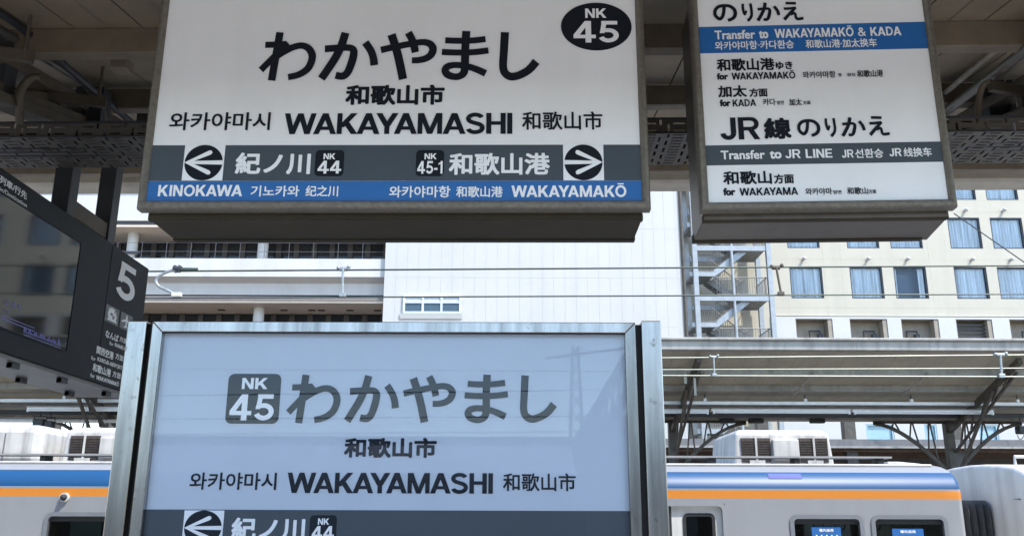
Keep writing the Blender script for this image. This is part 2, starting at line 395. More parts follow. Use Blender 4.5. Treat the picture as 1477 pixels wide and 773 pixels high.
# ================================================================== canopy over our platform
YAW = R(-1.3)
def ceil_z(y): return 3.2 + .16 * y
can = thing('platform_canopy', 'dark beige boarded canopy with steel purlins over the platform, behind the hanging signs', 'canopy', (0, 0, 0), YAW)
mb = MB()
x = -14.0
while x < 14:
    for (ya, yb) in ((1.1, 6.45),):
        w = .306
        mb.add([(x, ya, ceil_z(ya)), (x + w, ya, ceil_z(ya)), (x + w, yb, ceil_z(yb)), (x, yb, ceil_z(yb)),
                (x, ya, ceil_z(ya) + .02), (x + w, ya, ceil_z(ya) + .02), (x + w, yb, ceil_z(yb) + .02), (x, yb, ceil_z(yb) + .02)],
               [(0, 1, 2, 3), (4, 5, 6, 7), (0, 4, 5, 1), (1, 5, 6, 2), (2, 6, 7, 3), (3, 7, 4, 0)])
        # shallow middle groove lip
        mb.add([(x + .150, ya, ceil_z(ya) - .003), (x + .156, ya, ceil_z(ya) - .003), (x + .156, yb, ceil_z(yb) - .003), (x + .150, yb, ceil_z(yb) - .003)], [(0, 1, 2, 3)])
    x += .314
mb.build('ceiling', ceil_m, can)
mb = MB()
def slab(ya, za, yb, zb, t=.05): mb.prism([(ya, za), (yb, zb), (yb, zb + t), (ya, za + t)], 'x', -14, 14)
slab(1.0, ceil_z(1.0) + .05, 6.6, ceil_z(6.6) + .05)
mb.build('roof', steel_brown, can)
for yp, hh in ((1.2, .14), (2.0, .14), (2.85, .14), (3.6, .125), (4.47, .12), (5.35, .12), (6.1, .12)):
    z = ceil_z(yp); mb = MB()
    mb.box(-14, 14, yp, yp + .012, z - hh, z - .004)
    mb.box(-14, 14, yp + .012, yp + .07, z - hh, z - hh + .012)
    mb.box(-14, 14, yp + .06, yp + .07, z - hh + .012, z - hh + .03)
    mb.build('purlin', steel_beige, can, bevel=.003)
# edge fascia, gutter
mb = MB()
zf = zat(960, 270, 6.5)
pr = [(6.42, zf + .10), (6.42, zf + .02), (6.44, zf + .005), (6.48, zf), (6.62, zf), (6.66, zf + .02), (6.66, zf + .16), (6.62, zf + .16), (6.62, zf + .05), (6.47, zf + .05), (6.47, zf + .10)]
mb.prism(pr, 'x', -14, 14)
mb.build('gutter', fascia_m, can, smooth=30)
MB().box(-14, 14, 6.30, 6.42, zf + .105, zf + .20).build('edge_beam', steel_dark, can, bevel=.004)
# cantilever girders, left and right of the signs
def girder(X, sgn):
    g = MB()
    def bz(y): return 3.5 + .27 * (y - 3.7)
    for y0, y1 in ((2.0, 6.2),):
        g.beam((X, y0, ceil_z(y0) - .16), (X, y1, ceil_z(y1) - .16), .11, .055)
        g.beam((X, y0, bz(y0)), (X, y1, bz(y1) - .12), .13, .05)
        g.beam((X + .04, y0, bz(y0) + .035), (X + .04, y1, bz(y1) - .085), .02, .07)
    ys = [2.3, 2.9, 3.5, 4.1, 4.7, 5.3]
    for i, y in enumerate(ys):
        zt = ceil_z(y) - .18; zb = bz(y) + .01 - .12 * (y - 2) / 4.2
        if zt > zb: g.beam((X, y, zb), (X, y, zt), .05, .05)
        if i % 2 == 0 and i < 4: g.beam((X, y, zb), (X, y + .6, ceil_z(y + .6) - .18), .045, .045)
    o = g.build('girder', steel_brown, can, bevel=.004)
    br = MB()
    br.beam((X + sgn * .02, 3.55, bz(3.55)), (X - sgn * .52, 4.25, ceil_z(4.25) - .05), .09, .012, up=(0, 1, 0))
    br.build('brace_plate', steel_brown, can)
    for y in (3.66, 4.42):
        MB().box(X - .05, X + .05, y - .09, y + .0, ceil_z(y) - .34, ceil_z(y) - .05).build('bracket', steel_dark, can, bevel=.004)
girder(-2.38, 1); girder(2.42, -1)
for px0, px1, py0, py1, yy in ((84, 106, 118, 200, 4.3), (168, 183, 136, 200, 4.9), (1418, 1436, 122, 190, 4.3)):
    a, b = at(px0, py0, yy), at(px1, py1, yy); MB().box(a.x, b.x, yy, yy + .1, b.z, a.z).build('gusset_post', steel_dark, can, bevel=.004)
for X in (-2.3, 2.36):
    for k, y in enumerate((3.3, 3.95, 4.6, 5.2)):
        q = MB(); q.beam((X - .18, y, ceil_z(y) - .2), (X + .18, y + .12, ceil_z(y) - .2), .03, .05); q.tube([(X + .15, y + .1, ceil_z(y) - .22), (X + .15, y + .1, ceil_z(y) - .01)], .008, 6); q.build('pipe_clip', steel_brown, can)
# junction box on the ceiling, right end of the rusty pipe
MB().box(-1.99, -1.91, 3.80, 3.88, 3.68, 3.74).build('junction_box', steel_beige, can, bevel=.006)

# conduits hung under the canopy
def pipe(pts, r, m, label, name='conduit_pipe'):
    t = MB().tube(pts, r, 10).build(name, m, None, smooth=50); return tag(t, label, 'pipe', None)
def bend(p0, p1, p2, n=6):
    p0, p1, p2 = Vector(p0), Vector(p1), Vector(p2)
    return [(p0 * (1 - t) ** 2 + p1 * 2 * t * (1 - t) + p2 * t * t) for t in [i / n for i in range(n + 1)]]
pipe([(-2.14, 2.6, 3.52), at(0, 12, 3.5), at(112, 84, 4.0)], .013, pipe_rust, 'thin rusty orange conduit running under the ceiling at upper left')
a0, a1 = at(0, 44, 3.55), at(120, 118, 4.25)
pipe([a0 + (a0 - a1) * .6, a0, a1] + bend(a1, at(147, 138, 4.4), at(150, 188, 4.42)), .024, pipe_grey, 'grey metal conduit bending down behind the tray at upper left')
pipe([a0 + (a0 - a1) * .6 + Vector((.07, 0, .03)), a0 + Vector((.07, 0, .03)), at(205, 190, 4.9)], .018, steel_dark, 'dark cable conduit beside the bent grey pipe at upper left')
b0, b1 = at(1477, 40, 3.6), at(1366, 132, 4.4)
pipe([b0 + (b0 - b1) * .3, b0, b1, b1 + (b1 - b0) * .5], .016, pipe_beige, 'slender beige conduit with couplings under the ceiling at upper right')
b0, b1 = at(1477, 74, 3.6), at(1366, 160, 4.5)
pipe([b0 + (b0 - b1) * .3, b0, b1], .026, pipe_grey, 'thicker grey conduit below the beige one at upper right')
pipe([at(1430, 118, 3.9)] + bend(at(1424, 120, 3.92), at(1410, 122, 3.95), at(1410, 178, 3.95)) , .015, steel_beige, 'short curved cable dropping to the tray at upper right')
pipe([at(28, 178, 3.78)] + bend(at(28, 140, 3.7), at(35, 108, 3.7), at(58, 112, 3.72)), .018, steel_brown, 'curved brown cable loop beside the girder at upper left')

# perforated cable tray
def tray_mat():
    m = bpy.data.materials.new('perforated_steel'); m.use_nodes = True; n = m.node_tree.nodes; L = m.node_tree.links
    b = n['Principled BSDF']; b.inputs['Base Color'].default_value = (.10, .09, .074, 1); b.inputs['Roughness'].default_value = .55; b.inputs['Metallic'].default_value = .3
    tc = n.new('ShaderNodeTexCoord'); sx = n.new('ShaderNodeSeparateXYZ'); L.new(tc.outputs['Object'], sx.inputs[0])
    def M(op, a, b_=None):
        q = n.new('ShaderNodeMath'); q.operation = op
        for i, v in enumerate((a, b_)):
            if v is None: continue
            if isinstance(v, (int, float)): q.inputs[i].default_value = v
            else: L.new(v, q.inputs[i])
        return q.outputs[0]
    X, Y, Z = sx.outputs[0], sx.outputs[1], sx.outputs[2]
    YZ = M('ADD', M('ADD', Y, Z), 50); XX = M('ADD', X, 50)
    def slot(v, per, off, half):
        return M('LESS_THAN', M('ABSOLUTE', M('SUBTRACT', M('FRACT', M('DIVIDE', M('ADD', v, off), per)), .5)), half)
    A = M('MULTIPLY', slot(XX, .13, 0, .20), slot(YZ, .034, 0, .17))          # ladder of short cross slots
    B = M('MULTIPLY', slot(XX, .13, .047, .045), slot(YZ, .085, .02, .30))     # long slots between the ladders
    C = M('MULTIPLY', slot(XX, .13, -.047, .045), slot(YZ, .085, .06, .30))
    mask = M('MAXIMUM', M('MAXIMUM', A, B), C)
    t = n.new('ShaderNodeBsdfTransparent'); x = n.new('ShaderNodeMixShader'); L.new(mask, x.inputs[0])
    L.new(b.outputs[0], x.inputs[1]); L.new(t.outputs[0], x.inputs[2]); L.new(x.outputs[0], n['Material Output'].inputs[0])
    return m
zt = zat(1000, 240, 4.19)
ct = thing('cable_tray', 'dark grey perforated cable tray running across under the canopy ceiling', 'cable tray', (0, 4.0, zt), YAW)
mb = MB()
mb.box(-12, 12, -.19, .19, 0, .003); mb.box(-12, 12, -.19, -.187, .003, .07); mb.box(-12, 12, .187, .19, .003, .07)
mb.build('tray', tray_mat(), ct)
mb = MB(); mb.box(-12, 12, -.2, -.191, -.004, .0005); mb.box(-12, 12, -.2, -.191, .066, .075); mb.build('edge_rail', steel_dark, ct)
mb = MB()
for i in range(7):
    yy = -.14 + i * .045; ph = random.random() * 6
    mb.tube([(-12 + k * .8, yy + .012 * math.sin(k * 1.3 + ph), .022 + .01 * math.sin(k * .9 + ph)) for k in range(31)], random.choice((.011, .014, .017)), 7)
mb.build('cable', mat('cable_black', (.02, .02, .022), .55, var=.1), ct, smooth=60)

# ================================================================== hanging station name sign
D1 = 2.9
p1 = Plane((0, D1, 2.4), R(-.7))
s1 = thing('station_name_sign', 'large hanging lightbox sign with black oval number and arrows at both ends', 'station sign', p1.O, p1.yaw)
s1.location = p1.O
def hanging_box(root, pl, u0, u1, v0, v1, fw, depth, inset, left_steel=False, rear_in=.0, drop=.02):
    """face u0..u1, v0..v1 is the white panel; frame fw wide round it; case behind"""
    mb = MB(); mb.box(u0, u1, .0, .01, v0, v1); mb.build('face_panel', sign_white, root)
    fr = MB()
    O = (u0 - fw, u1 + fw, v0 - fw, v1 + fw)
    # rounded aluminium profile swept round the panel
    prof = [(0, .004), (-.1, -.004), (-.28, -.0085), (-.5, -.010), (-.72, -.0085), (-.9, -.003), (-1, .008), (-1, .045), (0, .045)]
    cor = [(u0, v0, -1, -1), (u1, v0, 1, -1), (u1, v1, 1, 1), (u0, v1, -1, 1)]
    n = len(prof); vs = []
    for (cu, cv, su, sv) in cor:
        for (o, y) in prof: vs.append((cu - su * o * fw, y - .004, cv - sv * o * fw))
    fs = []
    for c in range(4):
        d = (c + 1) % 4
        for k in range(n - 1): fs.append((c * n + k, c * n + k + 1, d * n + k + 1, d * n + k))
    fr.add(vs, fs); fr.build('frame', alu, root, smooth=50)
    i = inset
    c = MB(); a0, a1, b0, b1 = u0 - fw + i, u1 + fw - i, v0 - fw - drop, v1 + fw - i
    c.add([(a0, .042, b0), (a1, .042, b0), (a1, .042, b1), (a0, .042, b1), (a0, depth, b0), (a1 + rear_in, depth, b0), (a1 + rear_in, depth, b1), (a0, depth, b1)],
          [(0, 1, 2, 3), (4, 5, 6, 7), (0, 4, 5, 1), (1, 5, 6, 2), (2, 6, 7, 3), (3, 7, 4, 0)])
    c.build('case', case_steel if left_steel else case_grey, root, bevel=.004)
    m = MB()
    for z in (b0 - .004, ): m.box(a0 - .003, a1 + .003, depth - .03, depth + .003, z, b0 + .025)
    m.box(a0 - .002, a1 + .002, .045, .07, b0 - .004, b0 + .02)
    m.build('case_trim', case_grey, root, bevel=.002)
    for u in (u0 + (u1 - u0) * .2, u0 + (u1 - u0) * .8):
        y = depth * .5; q = MB().tube([(u, y, b1 - .02), (u, y, 4.0 - root.location.z)], .022, 10); q.build('hanger', steel_dark, root, smooth=50)
bl = p1.uv(211, 290); br_ = p1.uv(926, 290)
V1T = p1.uv(580, -14)[1]
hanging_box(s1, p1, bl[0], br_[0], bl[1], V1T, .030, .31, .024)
def band(root, pl, u0, u1, y_top, y_bot, cx, m, y, name='band'):
    v1, v0 = pl.uv(cx, y_top)[1], pl.uv(cx, y_bot)[1]
    return plate(root, [(u0, v0), (u1, v0), (u1, v1), (u0, v1)], m, y, name)
band(s1, p1, bl[0], br_[0], 209.5, 261, 570, band_grey, -.0008, 'grey_band')
band(s1, p1, bl[0], br_[0], 261.3, 290, 570, band_blue, -.0008, 'blue_band')
for ch, x0, x1, y0, y1 in (('わ', 374.6, 456, 47, 117.5), ('か', 461, 546, 47, 117.5), ('や', 548, 630, 45.5, 116.5), ('ま', 637, 705, 45.5, 116.5), ('し', 720, 778, 47, 117)):
    p1.write(s1, ch, x0, y0, x1, y1, ink, bold=.052)
p1.write(s1, '和歌山市', 498.6, 123, 641.4, 152.3, ink, bold=.04)
p1.write(s1, '와카야마시', 245, 162.7, 390, 188.5, ink, bold=.018)
p1.write(s1, 'WAKAYAMASHI', 410, 164, 739, 194, ink, caps=True, gap=.06)
p1.write(s1, '和歌山市', 753, 161.5, 869, 188, ink, bold=.018)
arrow_symbol(s1, p1, 266.5, 209.8, 321.5, 260.8, True, ink, letter_white)
arrow_symbol(s1, p1, 814, 209.3, 869, 260.5, False, ink, letter_white)
p1.write(s1, '紀ノ川', 340, 220.6, 448, 252, letter_white, bold=.034)
badge(s1, p1, 454.5, 217, 496, 254.5, 'NK', '44', ink, letter_white, nk=(467, 222, 484, 230.5), num=(458.5, 232.6, 492.5, 251))
badge(s1, p1, 600, 217, 640.6, 254.5, 'NK', '45-1', ink, letter_white, nk=(612.5, 222, 630, 230.5), num=(602, 233, 638.5, 251.3))
p1.write(s1, '和歌山港', 647.6, 221.2, 793, 252.8, letter_white, bold=.03)
p1.write(s1, 'KINOKAWA', 228.5, 267.3, 350, 283.5, letter_white, caps=True)
p1.write(s1, '기노카와', 362, 268, 432, 284, letter_white, bold=.02)
p1.write(s1, '纪之川', 441, 268, 488, 284, letter_white, bold=.02)
p1.write(s1, '와카야마항', 561.5, 268.5, 649.7, 285.3, letter_white, bold=.02)
p1.write(s1, '和歌山港', 658, 269, 725, 285, letter_white, bold=.02)
p1.write(s1, 'WAKAYAMAKŌ', 737.5, 268, 903.5, 284.6, letter_white, caps=True)
badge(s1, p1, 809, 5, 911, 73.7, 'NK', '45', ink, letter_white, nk=(844, 13.5, 874.5, 27), num=(827, 31.5, 893, 62.5), ellipse=True)

# ================================================================== hanging transfer sign
D2 = 2.9
o2 = at(1015, 292, D2)
p2 = Plane((o2.x, D2, 2.4), R(-3.0))
s2 = thing('transfer_sign', 'tall hanging lightbox sign listing transfers with blue and grey bands, right of the wide sign', 'transfer sign', p2.O, p2.yaw)
L2 = p2.uv(1022.5, 292)[0]; R2 = p2.uv(1367.5, 287)[0]; B2 = p2.uv(1195, 290)[1]; T2 = p2.uv(1180, -16)[1]
hanging_box(s2, p2, L2, R2, B2, T2, .028, .31, .014, left_steel=True, rear_in=.03)
band(s2, p2, L2, R2, 35.8, 74, 1175, band_blue, -.0008, 'blue_band')
band(s2, p2, L2, R2, 207.3, 236.3, 1190, band_grey, -.0008, 'grey_band')
w2 = lambda t, x0, y0, x1, y1, m=ink, **k: p2.write(s2, t, x0, y0, x1, y1, m, **k)
for dx, dy, sc in ((0, 0, 1.0),):
    for ch, x0, x1, y0, y1 in (('の', 1028.5, 1063, 7, 33), ('り', 1070, 1086, 6, 33), ('か', 1090, 1125, 4.5, 32), ('え', 1128.5, 1158, 3.5, 31)):
        w2(ch, x0, y0, x1, y1, bold=.05)
w2('Transfer', 1030.5, 44.3, 1089, 57.5, letter_white, bold=.034); w2('to', 1094.5, 45.2, 1108, 56.5, letter_white, bold=.06)
w2('WAKAYAMAKŌ', 1117, 41.5, 1231, 54.5, letter_white, caps=True); w2('&', 1236.5, 40.5, 1249, 53, letter_white, caps=True); w2('KADA', 1255, 39.5, 1299.5, 52.3, letter_white, caps=True)
w2('와카야마항·카다환승', 1031, 59.5, 1145, 72, letter_white, bold=.02); w2('和歌山港·加太换车', 1161.5, 57, 1264.5, 69.5, letter_white, bold=.02)
w2('和歌山港', 1033.7, 85, 1117, 103, bold=.033); w2('ゆき', 1118.5, 89.5, 1143, 101, bold=.04)
w2('for', 1033.7, 106.3, 1050, 116, bold=.06); w2('WAKAYAMAKŌ', 1055, 105, 1147, 115, caps=True)
w2('와카야마항', 1157.5, 103.5, 1205, 113.3, bold=.02); w2('행', 1208.5, 106.5, 1213.5, 111.5, bold=.02); w2('前往', 1222, 106, 1234, 111, bold=.02); w2('和歌山港', 1236, 101.8, 1273.5, 112, bold=.02)
w2('加太', 1035.7, 124, 1077, 141, bold=.033); w2('方面', 1080.5, 128, 1107, 140.5, bold=.035)
w2('for', 1038, 144.2, 1053.5, 154.3, bold=.06); w2('KADA', 1056.5, 144, 1090.5, 154, caps=True)
w2('카다', 1100, 143, 1118.5, 153, bold=.02); w2('방면', 1120.5, 146, 1130.5, 151.8, bold=.02); w2('加太', 1138, 143, 1156.5, 153, bold=.02); w2('方面', 1158, 146, 1169, 151.5, bold=.02)
w2('JR', 1038, 170, 1096, 202, caps=True, gap=.08); w2('線', 1101.5, 170.5, 1141, 201.3, bold=.04)
for ch, x0, x1, y0, y1 in (('の', 1149.6, 1183, 172.5, 198.5), ('り', 1190, 1206, 171, 199), ('か', 1212, 1248, 169.5, 198), ('え', 1252, 1282, 168, 197)):
    w2(ch, x0, y0, x1, y1, bold=.05)
w2('Transfer', 1039.5, 217.3, 1103, 230.3, letter_white, bold=.034); w2('to', 1110, 218.3, 1127, 229.5, letter_white, bold=.06)
w2('JR LINE', 1132, 215.7, 1200, 228.5, letter_white, caps=True)
w2('JR', 1213.5, 216.5, 1231, 228, letter_white, caps=True); w2('선환승', 1233, 215, 1273.5, 228.3, letter_white, bold=.02)
w2('JR', 1282, 214.5, 1300, 226, letter_white, caps=True); w2('线换车', 1303, 213.3, 1343.5, 226.5, letter_white, bold=.02)
w2('和歌山', 1043, 247, 1113, 266.5, bold=.033); w2('方面', 1116, 251.5, 1145, 265.3, bold=.035)
w2('for', 1043, 271.5, 1060.5, 282.5, bold=.06); w2('WAKAYAMA', 1066.5, 271, 1151, 282, caps=True)
w2('와카야마', 1161.5, 271.5, 1200, 281.5, bold=.02); w2('방면', 1201.5, 274.5, 1213.5, 280.5, bold=.02); w2('和歌山', 1221.5, 270.5, 1252, 280.7, bold=.02); w2('方面', 1253, 273.5, 1263.5, 279.5, bold=.02)

# ================================================================== standing station name board
D3 = 3.0
p3 = Plane((0, D3, 0), R(-.2))
s3 = thing('station_name_board', 'standing station board in a stainless steel frame with posts, below the hanging signs', 'station board', p3.O, p3.yaw)
uL, uR = p3.uv(238, 484)[0], p3.uv(900, 484)[0]; vT = p3.uv(570, 481.5)[1]; vB = 1.18
MB().box(uL - .002, uR + .002, 0, .01, vB, vT).build('face_panel', board_white, s3)
fw = .036; y0 = -.028
fr = MB()
for pts in ([(uL - fw, vT + fw), (uR + fw, vT + fw), (uR, vT), (uL, vT)], [(uL, vB), (uR, vB), (uR + fw, vB - fw), (uL - fw, vB - fw)],
            [(uL - fw, vB - fw), (uL, vB), (uL, vT), (uL - fw, vT + fw)], [(uR, vB), (uR + fw, vB - fw), (uR + fw, vT + fw), (uR, vT)]):
    q = MB(); q.prism(pts, 'y', y0, .04); q.build('frame_bar', stain, s3, bevel=.0025)
for xa, xb in ((192.5, 219), (922.5, 950)):
    a, b = p3.uv(xa, 467)[0], p3.uv(xb, 467)[0]
    MB().box(a, b, -.045, .055, 0, p3.uv(xa, 466.5)[1]).build('post', stain, s3, bevel=.003)
for a, b in ((p3.uv(218.6, 467)[0], uL - fw - .0005), (uR + fw + .0005, p3.uv(922.9, 467)[0])):
    MB().box(a, b, -.006, .045, .6, vT + fw * .9).build('joint_strip', gap_black, s3)
MB().box(uL, uR, -.0205, -.0165, vB, vT).build('cover_pane', cover, s3)
mb = MB(); mb.box(uL, uR, -.03, -.0215, vT - .0045, vT - .0005); mb.build('gasket', gap_black, s3)
w3 = lambda t, x0, y0, x1, y1, m=board_ink, **k: p3.write(s3, t, x0, y0, x1, y1, m, **k)
v735 = p3.uv(560, 735.3)[1]
plate(s3, [(uL, v735 - .118), (uR, v735 - .118), (uR, v735), (uL, v735)], band_grey, -.0008, 'grey_band')
plate(s3, [(uL, v735 - .19), (uR, v735 - .19), (uR, v735 - .1185), (uL, v735 - .1185)], band_blue, -.0008, 'blue_band')
for ch, x0, x1, y0, y1 in (('わ', 414, 491.5, 540, 610.5), ('か', 498, 576, 540.5, 610), ('や', 581, 657.5, 540.5, 610), ('ま', 670, 733, 540, 610), ('し', 750, 803, 541, 609.5)):
    w3(ch, x0, y0, x1, y1, bold=.05)
badge(s3, p3, 327.5, 539, 404, 610.8, 'NK', '45', board_ink, letter_white, rad=.12, nk=(349.5, 545, 386.7, 561), num=(332, 568.5, 396.5, 606))
w3('和歌山市', 496.6, 631, 630, 660, bold=.04)
w3('와카야마시', 274, 681, 399, 706, bold=.018)
w3('WAKAYAMASHI', 414, 681.5, 711, 711, caps=True, gap=.06)
w3('和歌山市', 725.5, 682, 830.5, 708, bold=.018)
arrow_symbol(s3, p3, 266, 735.6, 320, 786, True, board_ink, letter_white)
w3('紀ノ川', 334, 746, 440, 778, letter_white, bold=.034)
badge(s3, p3, 446.5, 742.5, 485.5, 780, 'NK', '44', board_ink, letter_white, nk=(459, 747, 475, 756), num=(450, 758, 482, 777))

# ================================================================== departure display
XD = -2.15
p4 = Plane((XD, 0, 0), R(90))
uN, uG, uF = 2.6, p4.uv(151, 450)[0], p4.uv(208, 450)[0]
zT, zB = p4.uv(176, 361)[1], p4.uv(150, 554)[1]
O4 = Vector((XD, 0, 0))
s4 = thing('departure_display', 'black hanging departure display with screen and number five panel, at left edge', 'display board', O4, R(90))
dep = .34
MB().box(uN, uG - .004, 0, dep, zB, zT).build('display_case', disp_black, s4, bevel=.004)
MB().box(uG + .002, uF, 0.001, dep, zB, zT).build('number_panel', disp_black, s4, bevel=.004)
MB().box(uN, uF - .01, .02, dep - .02, zB - .02, zB - .001).build('underside', disp_grey, s4, bevel=.003)
# screen
st, sb, sr = p4.uv(60, 316)[1], p4.uv(89, 504)[1], p4.uv(107, 430)[0]
sr = p4.uv(106, 425)[0]
mb = MB(); mb.box(uN + .06, sr, -.002, .004, sb, st)
scr = mb.build('screen', screen_m, s4)
mb = MB(); ring_frame(mb, uN + .05, sr + .006, sb - .006, st + .005, .006, .007, -.005, .002); mb.build('screen_frame', disp_black, s4)
def w4(t, x0, x1, cy, hpx, m=letter_grey, par=None, **k):
    return p4.write(par or s4, t, x0, cy - hpx / 2, x1, cy + hpx / 2, m, **k)
w4('5', 167, 196.5, 407, 54, caps=True, y=-.001)
for (xa, xb, cy, hp) in ((151.5, 171.5, 454.5, 25), (173, 190.5, 464.5, 24.5)):
    u0, u1, v0, v1 = p4.rect(xa, cy - hp / 2, xb, cy + hp / 2)
    tile = plate(s4, [(u0, v0), (u1, v0), (u1, v1), (u0, v1)], picto_grey, -.001, 'pictogram'); cu, cv = (u0 + u1) / 2, (v0 + v1) / 2; ru, rv = (u1 - u0) / 2, (v1 - v0) / 2
    q = MB()
    if xa < 160:   # wave with spray
        for poly in _stroke(_arc(cu - .1 * ru, cv + .05 * rv, .42 * ru, .45 * rv, 40, 290, 14), .3 * ru): q.prism(poly, 'y', -.0022, -.0012)
        q.prism([(cu - .7 * ru, cv - .75 * rv), (cu + .75 * ru, cv - .75 * rv), (cu + .55 * ru, cv - .3 * rv), (cu + .1 * ru, cv - .5 * rv), (cu - .5 * ru, cv - .35 * rv)], 'y', -.0023, -.0013)
        for (a, b) in ((-.3, .75), (.0, .85), (.3, .72), (-.55, .6), (.5, .45)): q.prism(disc_pts(cu + a * ru, cv + b * rv, .08 * ru, .07 * rv, 10), 'y', -.0022, -.0012)
        for poly in _stroke(_arc(cu + .3 * ru, cv - .1 * rv, .25 * ru, .28 * rv, -90, 150, 10), .2 * ru): q.prism(poly, 'y', -.0024, -.0014)
    else:          # aeroplane seen from above
        def P(a, b): return (cu + a * ru, cv + b * rv)
        q.prism([P(-.1, -.7), P(.1, -.7), P(.13, .6), P(.06, .82), P(-.06, .82), P(-.13, .6)], 'y', -.0022, -.0012)
        q.prism([P(-.8, -.22), P(-.8, -.05), P(0, .4), P(.8, -.05), P(.8, -.22), P(0, .05)], 'y', -.0024, -.0014)
        q.prism([P(-.38, -.78), P(-.38, -.66), P(0, -.4), P(.38, -.66), P(.38, -.78), P(0, -.62)], 'y', -.0026, -.0016)
    q.build('symbol', letter_grey, tile)
w4('なんば', 151.5, 171, 484.5, 11, bold=.03, y=-.001); w4('方面', 172, 183, 490.5, 8, bold=.02, y=-.001)
w4('for', 157.5, 163.5, 495.5, 5.5, bold=.02, y=-.001); w4('NAMBA', 165, 181.5, 500, 5.5, caps=True, y=-.001)
w4('関西空港', 138.5, 164, 508.5, 12, bold=.03, y=-.001); w4('方面', 166, 178, 515, 9, bold=.02, y=-.001)
w4('for', 131, 138, 516.5, 6, bold=.02, y=-.001); w4('KANSAI-AIRPORT', 139.5, 177, 524, 6, caps=True, y=-.001)
w4('和歌山港', 133, 160, 533.5, 12, bold=.03, y=-.001); w4('方面', 162, 174, 540.5, 9, bold=.02, y=-.001)
w4('for', 130, 136.5, 541.5, 6, bold=.02, y=-.001); w4('WAKAYAMAKŌ', 138, 171.5, 549, 6, caps=True, y=-.001)
w4('列車/行先', -3, 40, 270.5, 12, bold=.03, y=-.002); w4('Train/Destination', -14, 40.5, 281, 7.5, bold=.02, y=-.002)
w4('止まり', 4, 31, 439, 10, led, par=scr, bold=.0, y=-.003)
w4('行き', 3, 12, 448, 5, led, par=scr, bold=.0, y=-.003)
q = MB()
for (xa, xb, ya) in ((0, 50, 468), (32, 88, 492)):
    u0, u1, v0, v1 = p4.rect(xa, ya - 1.2, xb, ya + 1.2); q.box(u0, u1, -.003, -.0022, v0, v0 + .004); q.box(u0, u1, -.003, -.0022, v0 + .014, v0 + .017)
u0, u1, v0, v1 = p4.rect(32, 478, 88, 492)
for k in range(26):
    if random.random() < .8: q.box(u0 + (u1 - u0) * k / 26, u0 + (u1 - u0) * (k + .6) / 26, -.003, -.0022, v0 + .01, v0 + .012 + .03 * random.random())
q.build('scrolling_text', led, scr)
# clamps below, hangers above
for u in (3.05, 3.5, 3.95, 4.4, 4.9):
    for y in (.05, .25):
        c = MB(); c.box(u - .03, u + .03, y - .014, y + .014, zB - .045, zB - .021); c.tube([(u - .03, y, zB - .033), (u + .035, y, zB - .033)], .012, 8); c.build('clamp', steel_dark, s4)
h1, h2 = 4.38, 4.86
for u in (3.2, h1, h2):
    MB().box(u - .045, u + .045, .11, .2, zT - .001, ceil_z(u) - .15).build('hanger', steel_dark, s4, bevel=.004)
    MB().box(u - .1, u + .1, .06, .26, zT - .0005, zT + .03).build('hanger_foot', steel_dark, s4, bevel=.003)
MB().box(h1 + .046, h2 - .046, .12, .19, zT + .08, zT + .17).build('tie_bar', steel_brown, s4, bevel=.004)

# ================================================================== train
YT = 10.0; YC = 11.4
zo0, zo1, zb0, zb1 = zat(1000, 718.5, YT), zat(1000, 706.5, YT), zat(1000, 704, YT), zat(1000, 680, YT + .1)
def train_mat():
    m = mat('train_paint', (.255, .26, .265), .45, var=.05, scale=1.5, streak=.06)
    n = m.node_tree.nodes; L = m.node_tree.links; b = n['Principled BSDF']
    src = b.inputs['Base Color'].links[0].from_socket
    tc = n.new('ShaderNodeTexCoord'); sp = n.new('ShaderNodeSeparateXYZ'); L.new(tc.outputs['Object'], sp.inputs[0])
    cur = src
    for lo, hi, c in ((zo0, zo1, (.58, .20, .02)), (zb0, zb1, (.004, .06, .165))):
        a = n.new('ShaderNodeMath'); a.operation = 'GREATER_THAN'; L.new(sp.outputs[2], a.inputs[0]); a.inputs[1].default_value = lo
        d = n.new('ShaderNodeMath'); d.operation = 'LESS_THAN'; L.new(sp.outputs[2], d.inputs[0]); d.inputs[1].default_value = hi
        e = n.new('ShaderNodeMath'); e.operation = 'MULTIPLY'; L.new(a.outputs[0], e.inputs[0]); L.new(d.outputs[0], e.inputs[1])
        x = n.new('ShaderNodeMix'); x.data_type = 'RGBA'; L.new(e.outputs[0], x.inputs[0]); L.new(cur, x.inputs[6]); x.inputs[7].default_value = (*c, 1); cur = x.outputs[2]
    L.new(cur, b.inputs['Base Color']); return m
train_paint = train_mat()
train_white = mat('train_white', (.62, .60, .555), .45, var=.1, scale=3, streak=.2)
ac_white = mat('ac_white', (.56, .54, .495), .5, var=.2, scale=4, streak=.35, dirt=((.36, .33, .28), 6, .66))
rubber = mat('rubber_dark', (.02, .02, .02), .6, var=.1)
win_frame = mat('window_frame', (.28, .28, .29), .35, .7, var=.1)
dark_in = mat('carriage_interior', (.10, .10, .095), .7, var=.3, scale=3)
tglass = glass('train_glass', 1.6, (.55, .6, .58))
grille_m = mat('grille_brown', (.075, .058, .045), .8, var=.4, scale=25)
blue_sticker = mat('blue_sticker', (.012, .11, .33), .5, var=.05)
seat_m = mat('interior_panel', (.42, .40, .36), .6, var=.2)
curt_grey = mat('blind_grey', (.40, .44, .47), .7, var=.2, scale=3)
PROFILE = [(10.0, -.85), (10.0, 0.0), (10.0, 1.0), (10.0, 1.6), (10.0, 1.88), (10.0, 1.95), (10.012, 2.0), (10.045, 2.06), (10.1, 2.115), (10.19, 2.165), (10.35, 2.21), (10.6, 2.245), (11.0, 2.275), (11.4, 2.285)]
FULL = PROFILE + [(2 * YC - y, z) for y, z in PROFILE[::-1][1:]]
